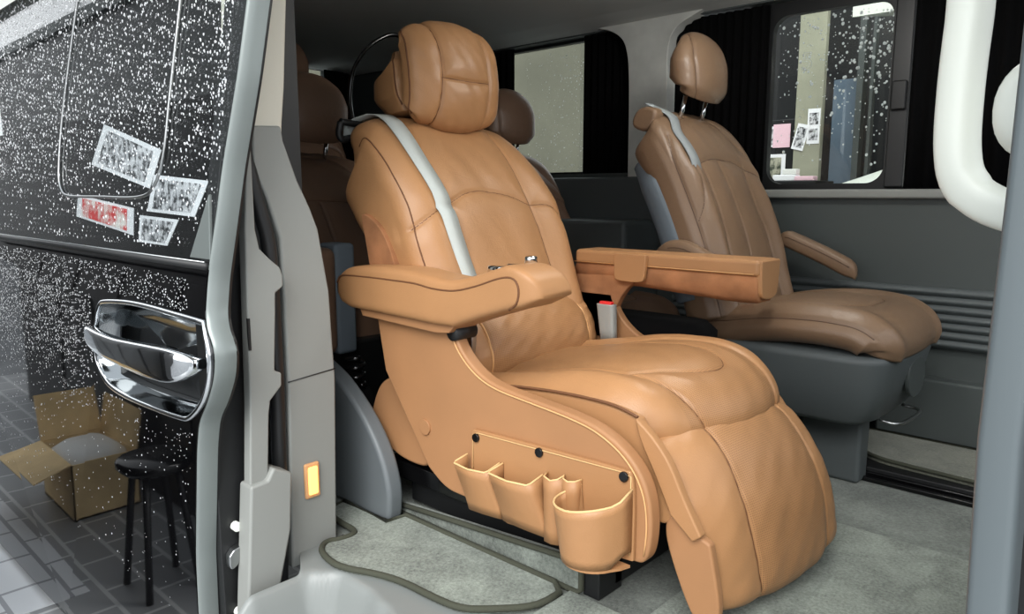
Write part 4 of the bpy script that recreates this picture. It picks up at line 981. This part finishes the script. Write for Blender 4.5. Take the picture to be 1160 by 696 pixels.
aw = prism('awning', [(3.2, 1.50), (4.34, 1.70), (4.34, 1.74), (3.2, 1.54)], 'x', -1.12, 1.5, M['white']); tag(aw, 'white awning edge outside at the top right of the far window', 'awning')
struct(box('wall_outside_pale', (-7.5, 4.6, GZ), (-3.585, 4.8, 3.2), M['pale_wall'], None, 0))

# ------------------------------------------------------------------ light, camera
dl = empty('added_dome_lamp', (-.75, 1.75, 1.47), 'unseen white dome lamp added on the headliner to lift the cabin light', 'lamp')  # lamp added out of view to brighten the cabin
disc('lamp_lens', (-.75, 1.75, 1.468), 'z', .07, .02, M['white'], dl)
l = bpy.data.lights.new('cabin_fill_light', 'POINT'); l.energy = 5.0; l.shadow_soft_size = .06; l.color = (1, .98, .94)
o = bpy.data.objects.new('cabin_fill_light', l); COL.objects.link(o); o.location = (-.75, 1.75, 1.40)
wd = bpy.data.worlds.new('overcast_sky'); SC.world = wd; wd.use_nodes = True
nt = wd.node_tree; bgn = nt.nodes['Background']
tc = nt.nodes.new('ShaderNodeTexCoord'); sx = nt.nodes.new('ShaderNodeSeparateXYZ'); nt.links.new(tc.outputs['Generated'], sx.inputs[0])
rp = nt.nodes.new('ShaderNodeValToRGB'); nt.links.new(sx.outputs['Z'], rp.inputs[0])
rp.color_ramp.elements[0].position = 0; rp.color_ramp.elements[0].color = (.96, .98, 1, 1); rp.color_ramp.elements[1].position = .8; rp.color_ramp.elements[1].color = (.88, .94, 1, 1)
nt.links.new(rp.outputs[0], bgn.inputs[0]); bgn.inputs[1].default_value = 1.0
def sun(name, d, st, ang, col=(1, .97, .93)):
    l = bpy.data.lights.new(name, 'SUN'); l.energy = st; l.angle = math.radians(ang); l.color = col
    o = bpy.data.objects.new(name, l); COL.objects.link(o); o.rotation_euler = Vector(d).to_track_quat('-Z', 'Y').to_euler(); o.location = (0, -3, 4)
    return o
sun('veiled_sun', (-.40, .74, -.74), 1.9, 40, (1, .985, .96))

cam = bpy.data.cameras.new('camera'); co = bpy.data.objects.new('camera', cam); COL.objects.link(co)
cam.sensor_width = 36; cam.lens = 838/1160*36; cam.clip_start = .02
yaw, pit = math.radians(47), math.radians(8.7)
Fv = Vector((-math.cos(yaw)*math.cos(pit), math.sin(yaw)*math.cos(pit), -math.sin(pit)))
co.location = (0, 0, .8); co.rotation_euler = Fv.to_track_quat('-Z', 'Y').to_euler()
SC.camera = co
SC.view_settings.view_transform = 'Standard'; SC.view_settings.look = 'None'; SC.view_settings.gamma = 1; SC.view_settings.use_curve_mapping = False
SC.view_settings.exposure = 1.0
